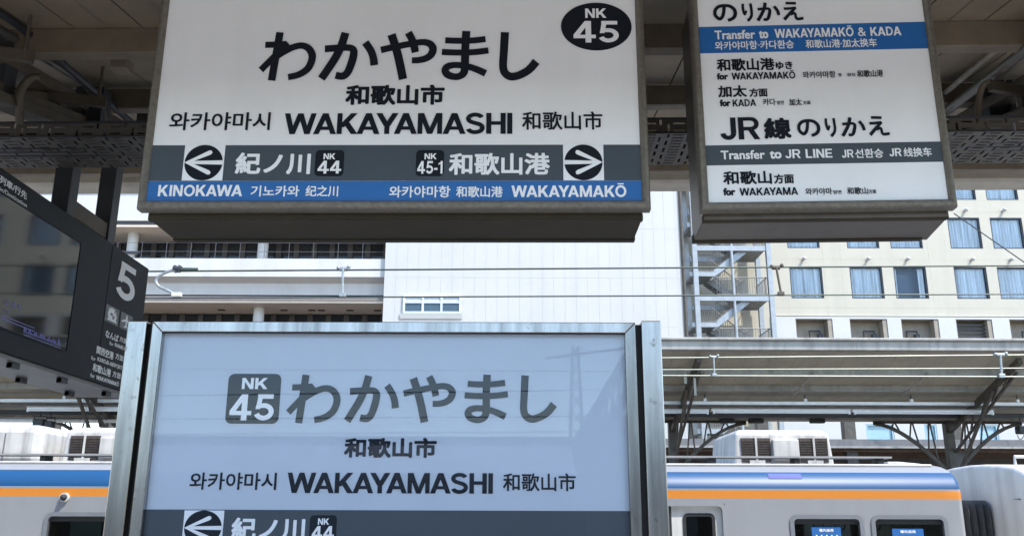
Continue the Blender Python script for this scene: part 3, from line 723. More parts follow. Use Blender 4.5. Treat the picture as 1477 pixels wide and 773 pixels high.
def side_wall(mb, x0, x1, z0, z1, holes, y, extra=()):
    xs = sorted({x0, x1, *[v for hh in holes for v in hh[:2]]}); zs = sorted({z0, z1, *extra, *[v for hh in holes for v in hh[2:4]]})
    for i in range(len(xs) - 1):
        for k in range(len(zs) - 1):
            cx, cz = (xs[i] + xs[i + 1]) / 2, (zs[k] + zs[k + 1]) / 2
            if any(hh[0] < cx < hh[1] and hh[2] < cz < hh[3] for hh in holes): continue
            mb.add([(xs[i], y, zs[k]), (xs[i + 1], y, zs[k]), (xs[i + 1], y, zs[k + 1]), (xs[i], y, zs[k + 1])], [(0, 1, 2, 3)])
tx = lambda px: xat(px, 755, YT)
ztw = zat(1190, 745.5, YT); zbw = ztw - .86
ztd = zat(1010, 725.5, YT)
def carriage(name, label, x0, x1, windows, doors, paint=None):
    t = thing(name, label, 'train car', ((x0 + x1) / 2, 0, 0)); t.location = (0, 0, 0)
    mb = MB()
    holes = [(a, b, zbw, ztw) for a, b in windows] + [(a, b, .02, ztd) for a, b in doors]
    side_wall(mb, x0 + .06, x1 - .06, -.85, 1.95, holes, YT, [0.0, 1.0, 1.6, 1.88])
    # roof and far side
    R_ = FULL[5:-5]; n = len(R_)
    side_wall(mb, x0 + .06, x1 - .06, -.85, 1.95, [hh for hh in holes if hh[2] > .5], 2 * YC - YT, [0.0, 1.0, 1.6, 1.88])
    for i in range(n - 1):
        a, b = R_[i], R_[i + 1]
        mb.add([(x0 + .06, *a), (x1 - .06, *a), (x1 - .06, *b), (x0 + .06, *b)], [(0, 1, 2, 3)])
    for xe, sg in ((x0, 1), (x1, -1)):    # rounded end ring and end wall
        prev = [(y, z) for y, z in FULL]; px_ = xe + sg * .06
        for k in range(1, 5):
            tt = R(22.5 * k); ins = .06 * (1 - math.cos(tt)); xx = xe + sg * .06 * (1 - math.sin(tt))
            cur = [(YC + (y - YC) * (1 - ins / 1.4), z - ins * (1 if z > 1.9 else 0)) for y, z in FULL]
            for i in range(len(FULL) - 1):
                mb.add([(px_, *prev[i]), (px_, *prev[i + 1]), (xx, *cur[i + 1]), (xx, *cur[i])], [(0, 1, 2, 3)])
            prev, px_ = cur, xx
        mb.add([(px_, *p) for p in prev], [tuple(range(len(prev)))], 1)
    import bmesh
    o = mb.build('body', [paint or train_paint, train_white], t, fix=True)
    bm = bmesh.new(); bm.from_mesh(o.data); bmesh.ops.remove_doubles(bm, verts=bm.verts, dist=.0005); bmesh.ops.recalc_face_normals(bm, faces=bm.faces); bm.to_mesh(o.data); bm.free()
    o.data.polygons.foreach_set('use_smooth', [True] * len(o.data.polygons)); o.data.set_sharp_from_angle(angle=R(32))
    # interior shell: floor, far wall and ceiling
    q = MB(); side_wall(q, x0 + .2, x1 - .2, .04, 1.86, [hh for hh in holes if hh[2] > .5], 12.66); q.box(x0 + .2, x1 - .2, 10.1, 12.6, 1.86, 1.9); q.box(x0 + .2, x1 - .2, 10.1, 12.6, 0, .04)
    q.build('interior', dark_in, t)
    return t
def train_window(t, a, b, sticker=None, blind=None):
    mb = MB(); ring_frame(mb, a - .028, b + .028, zbw - .028, ztw + .028, .045, .085, YT - .012, YT + .05)
    w = mb.build('window', win_frame, t, smooth=40)
    MB().box(a + .01, b - .01, YT + .03, YT + .036, zbw + .01, ztw - .01).build('pane', tglass, w)
    MB().box(a + .017, b - .017, YT + .026, YT + .0295, ztw - .07, ztw - .017).build('top_rail', rubber, w)
    if blind: MB().box(a + blind[0], a + blind[1], YT + .09, YT + .1, zbw, ztw).build('blind', curt_grey, w)
    q = MB()
    for k in range(3):
        xx = a + .15 + k * .24; c = [(xx + .055 * math.cos(2 * math.pi * i / 12), YT + .35, ztw - .09 + .05 * math.sin(2 * math.pi * i / 12)) for i in range(13)]
        q.tube(c, .008, 6, cap=False)
    q.build('hand_strap', curt_grey, w)
    if sticker:
        u0, u1, zt_, = sticker
        sx = MB().box(u0, u1, YT + .022, YT + .0255, zt_ - .22, zt_).build('notice', blue_sticker, w)
        l = MB(); text_into(l, '優先座席', u0 + (u1 - u0) * .25, u0 + (u1 - u0) * .75, zt_ - .045, zt_ - .015, bold=.02, y=YT + .0205)
        for k in range(5):
            cx = u0 + (u1 - u0) * (.15 + .175 * k); zz = zt_ - .085
            l.prism(disc_pts(cx, zz, .008, .008, 10), 'y', YT + .0195, YT + .021)
            l.prism([(cx - .014, zz - .012), (cx + .004, zz - .012), (cx + .018, zz - .05), (cx + .016, zz - .075), (cx - .014, zz - .06)], 'y', YT + .0192, YT + .0208)
        l.build('lettering', letter_white, sx)
def train_door(t, a, b, win_a=None):
    d = MB(); d.box(a, b, YT + .055, YT + .06, 0.02, ztd)
    mid = (a + b) / 2
    q = MB(); ring_frame(q, a - .02, b + .02, -.02, ztd + .02, .05, .10, YT - .006, YT + .055)
    fr = q.build('door_frame', train_paint, t, smooth=40)
    for s0, s1 in ((a + .002, mid - .012), (mid + .012, b - .002)):
        hole = (s0 + .14, s1 - .12, .75, zat(1010, 742, YT))
        w = MB(); side_wall(w, s0, s1, .02, ztd, [hole], YT + .045)
        lf = w.build('door', train_white, t)
        z0, z1 = hole[2], hole[3]
        q = MB(); ring_frame(q, hole[0] - .018, hole[1] + .018, z0 - .018, z1 + .018, .034, .06, YT + .036, YT + .06); q.build('window_seal', rubber, lf, smooth=40)
        MB().box(hole[0], hole[1], YT + .05, YT + .055, z0, z1).build('pane', tglass, lf)
    MB().box(mid - .012, mid + .012, YT + .03, YT + .05, .02, ztd - .03).build('door_seal', rubber, t)
XE = xat(1386, 690, YT)
wins = [(tx(1143), tx(1242)), (tx(1260), tx(1363)), (tx(67), tx(172)), (tx(200), tx(300)), (tx(470), tx(570)), (tx(600), tx(700))]
doors = [(tx(968) - (tx(1047) - tx(968)), tx(1047)), (tx(-60) - .66 - .66, tx(-60) - .0)]
car1 = carriage('train_carriage', 'long white train car with blue and orange stripes behind the station board', -15.2, XE, wins, doors)
for k, (a, b) in enumerate(wins):
    st_ = None
    if k == 0: st_ = (tx(1171), tx(1213), zat(1190, 760, YT))
    if k == 1: st_ = (tx(1287), tx(1332), zat(1310, 762, YT))
    train_window(car1, a, b, st_, blind=(.22, .55) if k == 2 else None)
for a, b in doors: train_door(car1, a, b)
# pink poster behind first window
MB().box(tx(1153), tx(1180), YT + .5, YT + .51, 1.1, 1.62).build('poster', mat('poster_pink', (.30, .05, .09), .6, var=.2), car1)
# side lamp
l = MB(); c = at(94, 717, YT); l.tube([(c.x, YT + .001, c.z), (c.x, YT - .03, c.z)], .048, 16); lamp = l.build('side_lamp', train_white, car1, smooth=40)
l = MB(); l.tube([(c.x, YT - .03, c.z), (c.x, YT - .055, c.z), (c.x, YT - .075, c.z)], [.034, .032, .012], 14); l.build('lens', rubber, lamp, smooth=50)
# faded patch of tape on the blue stripe (follows the shoulder of the roof)
xa, xb = xat(1108, 684, 10.06), xat(1156, 684, 10.06)
mb = MB(); pts = [(10.012, 2.0), (10.045, 2.06), (10.1, 2.115)]
mb.add([(xa, 10.045 - .004, 2.062), (xb, 10.045 - .004, 2.062), (xb, 10.1 - .004, 2.119), (xa, 10.1 - .004, 2.119)], [(0, 1, 2, 3)])
mb.build('tape_patch', mat('tape_violet', (.07, .085, .27), .5, var=.1), car1)
# drip rail, roof board
MB().tube([(-15.1, 10.34, 2.225), (XE - .15, 10.34, 2.225)], .012, 8).build('drip_rail', train_white, car1)
xb_ = xat(1284, 660, 10.45)
rb = MB().box(-15, xb_, 10.40, 10.62, 2.305, 2.325).build('roof_board', mat('board_grey', (.30, .30, .29), .6, var=.2), car1)
xx = xb_ - .12
while xx > -15: MB().box(xx - .03, xx + .03, 10.42, 10.6, 2.21, 2.304).build('board_foot', rubber, rb); xx -= .95
mb = MB(); mb.prism([(xat(1285, 663, 10.6), 2.235), (XE - .12, 2.235), (XE - .1, 2.262), (XE - .35, 2.285), (xat(1285, 663, 10.6), 2.285)], 'y', 10.7, 12.1); mb.build('roof_end_cap', train_white, car1, bevel=.008)
def ac_unit(x0, x1, zt, taper=.04):
    yf, yb, zb = 10.78, 12.05, 2.2
    m = MB(); t = taper
    m.add([(x0, yf, zb), (x1, yf, zb), (x1, yb, zb), (x0, yb, zb), (x0 + t, yf + .02, zt - .04), (x1 - t, yf + .02, zt - .04), (x1 - t, yb - .02, zt - .04), (x0 + t, yb - .02, zt - .04),
           (x0 + t + .05, yf + .08, zt), (x1 - t - .05, yf + .08, zt), (x1 - t - .05, yb - .08, zt), (x0 + t + .05, yb - .08, zt)],
          [(0, 3, 2, 1), (0, 1, 5, 4), (1, 2, 6, 5), (2, 3, 7, 6), (3, 0, 4, 7), (4, 5, 9, 8), (5, 6, 10, 9), (6, 7, 11, 10), (7, 4, 8, 11), (8, 9, 10, 11)])
    o = m.build('air_conditioner', ac_white, car1, bevel=.025)
    w = x1 - x0
    for a, b in ((.08, .37), (.66, .94)):
        ga, gb = x0 + w * a, x0 + w * b
        g = MB(); g.box(ga, gb, yf - .004, yf + .03, zb + .08, zt - .1)
        gr = g.build('grille', grille_m, o)
        q = MB()
        for k in range(9): q.box(ga + .004, gb - .004, yf - .012, yf - .0045, zb + .09 + k * (zt - zb - .2) / 9, zb + .096 + k * (zt - zb - .2) / 9)
        q.build('slat', grille_m, gr)
        q = MB(); q.box((ga + gb) / 2 - .012, (ga + gb) / 2 + .012, yf - .02, yf - .0125, zb + .06, zt - .08); ring = q.build('grille_bar', ac_white, o)
        q = MB(); q.box((ga + gb) / 2 - .09, (ga + gb) / 2 + .09, yf - .035, yf - .021, zb + .06, zb + .1); q.build('grille_foot', ac_white, o)
    MB().box(x0 + w * .385, x0 + w * .645, yf - .05, yf + .03, zb + .1, zt - .12).build('centre_panel', ac_white, o, bevel=.012)
zac = zat(1130, 620, 10.85)
ac_unit(xat(1058, 650, 10.78), xat(1203, 650, 10.78), zac)
ac_unit(xat(88, 650, 10.78), xat(88, 650, 10.78) + 1.2, zac)
xr = xat(57, 645, 10.7)
mb = MB(); mb.box(xr - 2.2, xr, 10.7, 12.1, 2.2, zac + .02); mb.build('roof_box', ac_white, car1, bevel=.09)
mb = MB(); mb.box(xr - .42, xr - .41, 10.693, 10.7, 2.25, zac - .08); mb.build('box_seam', win_frame, car1)
# next car
car2 = carriage('train_carriage', 'next train car whose rounded end shows at right edge', xat(1488, 700, YT), 24, [(10.2, 10.95), (11.2, 11.95)], [], train_white)
XS = xat(1488, 700, YT)
for a, b in ((10.2, 10.95), (11.2, 11.95)): train_window(car2, a, b)
q = MB(); q.prism([(10.22, 1.45), (10.5, 1.45), (10.56, 1.38), (10.56, .8), (10.22, .8), (10.17, .86), (10.17, 1.39)], 'x', XS - .006, XS + .02)
q.build('end_window', tglass if False else rubber, car2)
q = MB()
nfold = 9
for k in range(nfold):
    xa = XE + (XS - XE) * k / nfold; xb2 = XE + (XS - XE) * (k + 1) / nfold; xm = (xa + xb2) / 2
    A = rrect(10.86, 11.94, -.1, 1.86, .12); B = rrect(10.92, 11.88, -.04, 1.80, .1); n = len(A)
    q.add([(xa, *p) for p in B] + [(xm, *p) for p in A] + [(xb2, *p) for p in B], [(i, (i + 1) % n, n + (i + 1) % n, n + i) for i in range(n)] + [(n + i, n + (i + 1) % n, 2 * n + (i + 1) % n, 2 * n + i) for i in range(n)])
q.build('gangway_bellows', mat('bellows_grey', (.06, .058, .055), .8, var=.4, scale=12), car2)
# antenna rail and small mark on the second car's end
q = MB(); q.tube([(XS + .35, 10.9, 2.25), (XS + .35, 10.9, 2.36), (XS + 1.6, 10.9, 2.36), (XS + 1.6, 10.9, 2.25)], .02, 8); q.tube([(XS + .7, 10.9, 2.25), (XS + .7, 10.9, 2.36)], .016, 8); q.build('roof_handrail', train_white, car2)
q = MB(); q.tube([(XS - .012, 10.25, 1.86), (XS - .012, 10.42, 1.86), (XS - .012, 10.25, 1.66), (XS - .012, 10.25, 1.86)], .008, 6); q.build('end_hook', win_frame, car2)

# ================================================================== overhead wires
wire_m = mat('wire_green_grey', (.06, .075, .06), .5, .4, var=.2, scale=20)
wire_l = mat('wire_pale', (.38, .39, .31), .45, .3, var=.2, scale=20)
clampm = mat('clamp_metal', (.34, .35, .33), .4, .6, var=.3, scale=20)
def wire(pl, pr, Yl, r, m, label):
    a, b = at(*pl, Yl), at(*pr, Yl); d = b - a
    q = MB().tube([a - d * 3.0, b + d * 3.0], r, 8).build('overhead_wire', m); return tag(q, label, 'wire', 'overhead wires along the tracks')
wire((500, 389.5), (1400, 383.5), 11.4, .012, wire_m, 'upper overhead wire of the pair crossing the white building')
wire((545, 428.5), (1400, 424.5), 11.4, .010, wire_m, 'lower overhead wire of the pair crossing the white building')
wire((955, 516), (1440, 512), 15.6, .012, wire_l, 'topmost of the three pale wires before the far canopy')
wire((955, 533), (1440, 531), 15.75, .010, wire_l, 'middle of the three pale wires before the far canopy')
wire((955, 541.5), (1440, 543), 15.6, .012, wire_l, 'lowest of the three pale wires before the far canopy')
def hanger(px0, py0, px1, py1, Yl, m, label, big=1.0):
    a, b = at(px0, py0, Yl), at(px1, py1, Yl)
    t = thing('wire_hanger', label, 'wire hanger', a, 0, 'hangers between overhead wires')
    MB().tube([(0, -.02, 0), b - a + Vector((0, -.02, 0))], .016 * big, 8).build('rod', m, t, smooth=50)
    q = MB(); q.tube([(-.05 * big, 0, .0), (.05 * big, 0, .0)], .03 * big, 8); q.sphere((-.06 * big, -.02, .01), .026 * big, 8); q.sphere((.075 * big, -.02, .025), .026 * big, 8); q.build('clamp', m, t, smooth=50)
    e = b - a
    q = MB(); q.box(e.x - .04 * big, e.x + .04 * big, -.045, .02, e.z - .025 * big, e.z + .025 * big); q.build('foot_clamp', m, t, bevel=.006)
hanger(495, 388, 494.5, 426, 11.38, clampm, 'short steel hanger between two wires, in front of the balcony wall')
hanger(1119, 386, 1126, 424, 11.38, steel_brown, 'dark hanger between two wires, in front of the cream facade')
hanger(1029, 515, 1030, 541, 15.58, clampm, 'pale hanger between wires under the far canopy, nearer the board')
hanger(1442, 512, 1444, 542, 15.58, clampm, 'bigger white hanger between wires under the far canopy, by right edge', 1.35)
# curved jumper at left
t = thing('wire_jumper', 'curved S shaped cable joining two overhead wires left of the balcony wall', 'cable', at(255, 390, 11.38))
o = at(255, 390, 11.38); P = lambda x, y: at(x, y, 11.38) - o
q = MB().tube(bend(P(255, 389), P(236, 391), P(226, 402), 5) + bend(P(226, 402), P(222, 412), P(238, 417), 5)[1:] + bend(P(238, 417), P(247, 421), P(252, 425), 4)[1:], .02, 8); q.build('cable', clampm, t, smooth=60)
q = MB(); q.box(P(248, 424).x, P(262, 424).x, -.03, .03, P(255, 428).z, P(255, 422).z); q.build('foot_clamp', mat('clamp_pale', (.6, .6, .56), .5, var=.2), t, bevel=.008)
q = MB(); q.tube([P(250, 387), P(262, 387.5)], .035, 8); q.tube([P(252, 383), P(254, 393)], .02, 8); q.tube([P(259, 383), P(258, 393)], .02, 8); q.build('clamp', steel_dark, t)
q = MB(); q.tube([P(262, 388.5), P(285, 389)], .026, 8); q.build('sleeve', wire_m, t, smooth=50)
tag(MB().tube([at(1376, 308, 30), at(1477, 378, 30), at(1600, 460, 30)], .02, 6).build('guy_wire', steel_dark), 'thin slanting wire crossing the cream facade at right', 'wire')

# ================================================================== far platform canopy
can_pale = mat('canopy_pale', (.40, .37, .30), .65, var=.15, scale=1.5, streak=.12)
can_grey = mat('canopy_grey', (.33, .315, .28), .6, var=.25, scale=3, streak=.25, dirt=((.2, .18, .15), 3, .66))
arm_m = mat('arm_dark', (.085, .073, .058), .55, .1, var=.35, scale=6)
YN, YV = 17.0, 20.2
zN = zat(1200, 506, YN); zV = zat(1200, 603, YV)
fc = thing('far_platform_canopy', 'pale boarded canopy on dark steel arms over the far platform behind the train', 'canopy', (0, 20, 0)); fc.location = (0, 0, 0)
def fz(y): return zN + (zV - zN) * (y - YN) / (YV - YN)
mb = MB()
x = -30.0
while x < 30:
    w = .475
    mb.prism([(YN, fz(YN)), (YV, fz(YV)), (YV, fz(YV) + .03), (YN, fz(YN) + .03)], 'x', x, x + w); x += .48
mb.build('ceiling', can_pale, fc)
mb = MB(); mb.prism([(YN - .05, zN + .12), (YV, zV + .12), (YV + .01, zV + .18), (YN - .05, zN + .18)], 'x', -30, 30)
mb.prism([(YV, zV + .12), (YV + 3.4, zN + .12), (YV + 3.4, zN + .18), (YV, zV + .18)], 'x', -30, 30); mb.build('roof', can_grey, fc)
zg1, zg0 = zat(1200, 487, YN - .2), zat(1200, 505, YN - .2)
mb = MB(); zm = zg1 - (zg1 - zg0) * .32
mb.prism([(YN - .2, zm), (YN - .26, zm + .02), (YN - .26, zg1 - .01), (YN - .2, zg1), (YN - .02, zg1), (YN - .02, zg0), (YN - .2, zg0)], 'x', -30, 30); mb.build('gutter', can_grey, fc, bevel=.012)
for yy in (17.75, 18.5, 19.3):
    mb = MB(); mb.box(-30, 30, yy, yy + .05, fz(yy) - .13, fz(yy) - .003); mb.box(-30, 30, yy - .03, yy, fz(yy) - .13, fz(yy) - .115); mb.build('purlin', can_grey, fc)
MB().box(-30, 30, 19.6, 19.64, fz(19.6) - .22, fz(19.6) - .12).build('service_pipe', steel_dark, fc)
mb = MB(); mb.prism([(YV - .1, zV - .04), (YV + .35, zV - .04), (YV + .35, zV + .11), (YV - .1, zV + .11)], 'x', -30, 30); mb.build('valley_gutter', can_grey, fc)
cols = [xat(972, 640, YV) + 6.15 * k for k in range(-3, 4)]
for X in cols:
    a = MB()
    a.beam((X, YN + .1, fz(YN + .1) - .12), (X, YV + .1, zV - .28), .09, .11)
    a.beam((X + .07, YN + .4, fz(YN + .4) - .22), (X + .07, YV + .1, zV - .75), .045, .05)
    a.beam((X - .07, YN + 1.1, fz(YN + 1.1) - .26), (X - .07, YV, 2.35), .05, .06)
    for k in range(5):
        y = YN + .5 + k * .5; a.beam((X, y, fz(y) - .2), (X, y + .3, fz(y + .3) - .32 - .09 * k), .035, .035)
    a.build('arm', arm_m, fc)
    MB().box(X - .09, X + .09, YV + .03, YV + .21, 0, zV - .05).build('column', arm_m, fc, bevel=.01)
    for sg in (-1, 1):
        b = MB(); pts = [(X + sg * (.1 + 1.55 * t), YV + .12, 2.62 + (zV - .1 - 2.62) * (1 - (1 - t) ** 1.7)) for t in [i / 8 for i in range(9)]]
        for i in range(8): b.beam(pts[i], pts[i + 1], .07, .07)
        b.beam((X + sg * .1, YV + .12, zV - .075), (X + sg * 1.65, YV + .12, zV - .075), .07, .05)
        for i in range(1, 8):
            p = pts[i]; b.beam(p, (p[0] + sg * (.10 if i % 2 else -.06), p[1], zV - .09), .028, .028)
        b.build('bracket', arm_m, fc)
# slanted struts seen under the boards
for px in (1012, 1168, 1330):
    p = at(px, 545, 17.9); MB().beam((p.x, 17.6, fz(17.6) - .13), (p.x - .12, 18.6, fz(18.6) - .16), .04, .02).build('strut', can_grey, fc)
# hanging tags near the first arm
for px, py0, py1 in ((989, 534, 553), (1003, 541, 570)):
    a, b = at(px - 3, py0, 17.6), at(px + 2, py1, 17.6)
    tag(MB().box(a.x, b.x, 17.6, 17.615, b.z, a.z).build('hanging_tag', can_pale), 'pale hanging strip, the %s of two beside the canopy arm by the board' % ('shorter left one' if px < 995 else 'longer right one'), 'tag')
# fluorescent lamps hung on a long rail
lampw = mat('lamp_housing', (.80, .80, .79), .35, .1, var=.12, scale=5)
tube_m = mat('lamp_tube', (.85, .85, .83), .3, var=.03)
def fluo(px0, px1, py, label):
    a, b = at(px0, py, 18.9), at(px1, py + (px1 - px0) * .004, 18.9)
    t = thing('fluorescent_lamp', label, 'lamp', (a.x, 18.9, a.z), 0, 'tube lamps under the far canopy'); L_ = b.x - a.x
    q = MB(); q.box(0, L_, -.03, .06, -.03, .03); q.box(0, L_, -.09, -.03, .012, .022); q.build('housing', lampw, t, bevel=.005)
    q = MB(); q.tube([(.05, -.05, -.055), (L_ - .05, -.05, -.055)], .018, 10); q.build('tube', tube_m, t, smooth=50)
    for xx in (.02, L_ - .05): MB().box(xx, xx + .035, -.075, -.02, -.085, -.0295).build('end_cap', lampw, t, bevel=.004)
lamp_rail = thing('lamp_rail', 'long grey rail hung on thin rods below the far canopy boards', 'rail', (0, 18.97, zat(1200, 584, 18.97)))
MB().box(-30, 30, -.035, .035, 0, .07).build('rail', lampw, lamp_rail, bevel=.006)
for px in (1017, 1162, 1315, 1468, 92, 300, 550, 800):
    X = xat(px, 584, 18.97); MB().tube([(X, 0, .07), (X, 0, fz(18.97) - lamp_rail.location.z - .002)], .009, 6).build('rod', steel_dark, lamp_rail)
    MB().box(X - .03, X + .03, -.04, .04, .071, .13).build('rod_clip', lampw, lamp_rail)
fluo(700, 1022, 590.5, 'tube lamp whose end shows just right of the station board, below the far canopy')
fluo(1026, 1226, 591, 'middle tube lamp below the far canopy, above the roof air conditioner')
fluo(1229, 1432, 592, 'rightmost tube lamp below the far canopy, ending near the bracketed column')
fluo(40, 240, 588, 'left tube lamp below the far canopy, under the departure display')
# second thin tube rail lower left
tag(MB().tube([(-30, 19.6, zat(150, 607, 19.6)), (xat(700, 610, 19.6), 19.6, zat(150, 607, 19.6))], .04, 8).build('conduit_pipe', lampw), 'pale horizontal conduit under the far canopy at lower left', 'pipe')
# floodlights and speakers under the far canopy, left
def flood(px, py, label, s=1):
    c = at(px, py, 19.3); t = thing('floodlight', label, 'floodlight', c, 0)
    MB().box(-.11 * s, .11 * s, -.1, .1, -.1 * s, .1 * s).build('lamp_body', steel_dark, t, bevel=.02)
    q = MB(); q.tube([(-.13 * s, 0, 0), (-.13 * s, 0, .15), (.13 * s, 0, .15), (.13 * s, 0, 0)], .012, 6); q.tube([(0, 0, .15), (0, 0, .3)], .015, 6); q.build('yoke', steel_dark, t)
    q = MB(); q.tube(bend((-.1, 0, -.1), (-.05, 0, -.35), (.12, 0, .05)), .008, 6); q.build('cable', steel_dark, t)
flood(57, 611, 'boxy black floodlight hanging under the far canopy at lower left')
flood(72, 612, 'smaller black floodlight right of the boxy one at lower left', .7)
flood(1473, 620, 'black floodlight hanging under the far canopy at right edge', .8)
for px in (1048, 1090, 1178):
    c = at(px, 607, 20.1); tag(MB().box(c.x - .16, c.x + .16, 20.0, 20.14, c.z - .05, c.z + .05).build('speaker', steel_dark, None, bevel=.02), {1048: 'small dark speaker under the far canopy, leftmost of three', 1090: 'small dark speaker under the far canopy, middle of three', 1178: 'small dark speaker under the far canopy, rightmost of three'}[px], 'speaker')

# ================================================================== distant platform roof
YD = 33.0
dc = thing('distant_platform_roof', 'low dark grey roof edge seen beyond the far canopy, above the train', 'roof', (0, 0, 0))
za, zb_, zc = zat(900, 632, YD), zat(900, 652, YD), zat(900, 643, YD)
dk = mat('roof_dark', (.16, .155, .15), .6, var=.25, scale=2, streak=.2); brn = mat('roof_brown', (.16, .11, .08), .7, var=.3, scale=3)
MB().box(-40, 45, YD, YD + .3, zc, za).build('fascia', dk, dc)
MB().box(-40, 45, YD - .1, YD, zc - .05, zc + .02).build('gutter', can_grey, dc)
mb = MB()
for k in range(4): mb.box(-40, 45, YD + .3 + k * .9, YD + .36 + k * .9, zc - .15 - .02 * k, zc)
mb.box(-40, 45, YD + .3, YD + 6, zc, zc + .1); mb.build('soffit', brn, dc)
for px in (1236, 1392, 1108, 60, 140):
    X = xat(px, 640, YD - .2); MB().box(X - .2, X + .2, YD + .31, YD + .7, -1.16, zat(px, 600, YD)).build('post', arm_m, dc)
mb = MB(); mb.box(-40, 45, YD + 5, YD + 5.2, -1.16, zc - .0); mb.build('back_wall', dk, dc)

# ================================================================== terraced building, left
bw = mat('facade_white', (.53, .515, .49), .6, var=.07, scale=.5, streak=.10)
soff = mat('soffit_cream', (.62, .52, .42), .7, var=.1, scale=1)
dkglass = mat('dark_glazing', (.02, .025, .03), .08, var=0)
mull = mat('mullion_dark', (.05, .045, .045), .5, var=.1)
railm = mat('rail_dark', (.09, .09, .10), .5, var=.1)
YA, YB = 42.0, 44.6
Z = lambda py, Y=YA: zat(380, py, Y)
X0, X1 = xat(-420, 400, YA), xat(555.5, 410, YA)
tb = thing('terrace_building', 'white building with long balconies, round columns and dark glazing at left', 'building', ((X0 + X1) / 2, 46, -1.16)); tb.location = (0, 0, 0)
mb = MB(); mb.box(X0, X1, YA, YA + 12, Z(319), Z(262)); mb.box(X0, X1, YA + 2, YA + 12, Z(262), Z(215)); mb.build('wall', bw, tb)
MB().box(X0, X1, YA - .08, YA, Z(278), Z(272.5)).build('sign_strip', mat('strip_red', (.55, .10, .14), .6, var=.5, scale=3), tb)
MB().box(X0, X1, YA + .06, YA + .3, Z(325), Z(319)).build('fascia', mull, tb)
MB().box(X0, X1, YA + .02, YB + .3, Z(325) - .1, Z(325) - .001).build('soffit', soff, tb)
MB().box(X0, X1 - .02, YA, YA + .5, Z(399), Z(373)).build('parapet', bw, tb)
mb = MB(); mb.prism([(YA + .02, Z(399) - .001), (YA + .5, Z(405)), (YA + .6, Z(421)), (YA + 2.5, Z(421)), (YA + 2.5, Z(399) - .001)], 'x', X0, X1 - .05); mb.build('balcony_slab', bw, tb)
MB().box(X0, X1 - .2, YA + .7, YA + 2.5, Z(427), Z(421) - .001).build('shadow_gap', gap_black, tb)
MB().box(X0, X1 + .05, YA + .05, YA + 2.6, Z(432.5), Z(427) - .001).build('fascia', mat('fascia_taupe', (.20, .175, .165), .6, var=.15), tb)
MB().box(X0, X1 - .05, YA + .1, YB + .6, Z(432.5) - .12, Z(432.5) - .001).build('soffit', soff, tb)
for (pt, pb) in ((345, 392), (446, 520)):
    z1, z0 = zat(380, pt, YB) + .2, zat(380, pb, YB)
    g_ = MB().box(X0, X1, YB, YB + .2, z0, z1).build('glazing', dkglass, tb)
    mb = MB(); x = X1 - .4
    while x > X0:
        mb.box(x - .13, x + .13, YB - .1, YB - .001, z0, z1); x -= .92
    mb.box(X0, X1, YB - .07, YB - .002, z1 - .42, z1 - .36); mb.build('mullion', mull, g_)
mb = MB()
for k in (1, 3): mb.tube([(X0, YA + .25, Z(373) + .2 + .22 * k), (X1, YA + .25, Z(373) + .2 + .22 * k)], .012, 5)
x = X1
while x > X0: mb.tube([(x, YA + .25, Z(373)), (x, YA + .25, Z(373) + .9)], .014, 5); x -= 1.2
mb.build('railing', railm, tb)
for px, pb, pt in ((189, 371, 338), (378, 375, 345), (372, 470, 440), (-10, 371, 338), (-10, 470, 440), (175, 470, 440)):
    X = xat(px, pb, 43.1); MB().tube([(X, 43.1, zat(px, pb + 22, 43.1)), (X, 43.1, zat(px, pt - 12, 43.1))], .26, 20).build('column', bw, tb, smooth=50)
mb = MB()
for px in (320, 410, 450, 464, 505, 545):
    c = at(px, 441.5, 43.6); mb.box(c.x - .17, c.x + .17, 43.5, 43.7, Z(432.5) - .16, Z(432.5) - .12)
mb.build('soffit_lamp', mull, tb)
mb = MB()
for k in range(7): mb.beam(at(166 + 5 * k, 358 + 1.5 * k, 43), at(166 + 5 * k, 372 + 1.5 * k, 43), .08, .03)
mb.box(X0, xat(202, 365, 42.8), 42.75, 42.8, zat(185, 366, 42.8), zat(185, 362.5, 42.8)); mb.build('louvre', mull, tb)

# ================================================================== white panelled building, middle
YW = 41.8
def panel_mat():
    m = mat('panel_white', (.485, .475, .445), .55, var=.05, scale=.4, streak=.05)
    return m
panel_m = panel_mat(); seam_m = mat('panel_seam', (.50, .52, .55), .7, var=.1)
wx0, wx1 = xat(553.5, 420, YW), xat(984, 420, YW)
wb = thing('panel_building', 'plain white panelled building with one triple window, in the middle', 'building', (0, 0, 0))
zt_, zwin0, zwin1 = zat(700, 120, YW), zat(620, 453, YW), zat(620, 427, YW)
mb = MB()
xs = []; x = wx0
pw = xat(588.5, 380, YW) - xat(572.3, 380, YW)
zs = [-1.16, zat(700, 471, YW), zat(700, 400.5, YW), zat(700, 330, YW), zat(700, 260, YW), zat(700, 190, YW), zt_]
while x < wx1 - .02:
    xb = min(x + pw, wx1)
    for k in range(len(zs) - 1):
        j = random.uniform(0, .006)
        mb.box(x + .005, xb - .002, YW - j, YW + .04, zs[k] + .004, zs[k + 1] - .004)
    x += pw
mb.build('cladding', panel_m, wb)
MB().box(wx0, wx1, YW + .007, YW + 14, -1.16, zt_ - .01).build('core', seam_m, wb)
xa, xb = xat(583, 440, YW), xat(664, 440, YW)
wo = MB(); 
wf = mat('win_frame_pale', (.55, .60, .64), .5, var=.05)
n3 = 3; ww = (xb - xa) / 3
wz1, wz0 = zat(620, 427.5, YW), zat(620, 451, YW)
for k in range(n3 + 1): wo.box(xa + ww * k - .05, xa + ww * k + .05, YW - .1, YW - .006, wz0, wz1)
for z in (wz0, (wz0 + wz1) / 2 + .1, wz1): wo.box(xa - .05, xb + .05, YW - .095, YW - .0055, z - .05, z + .05)
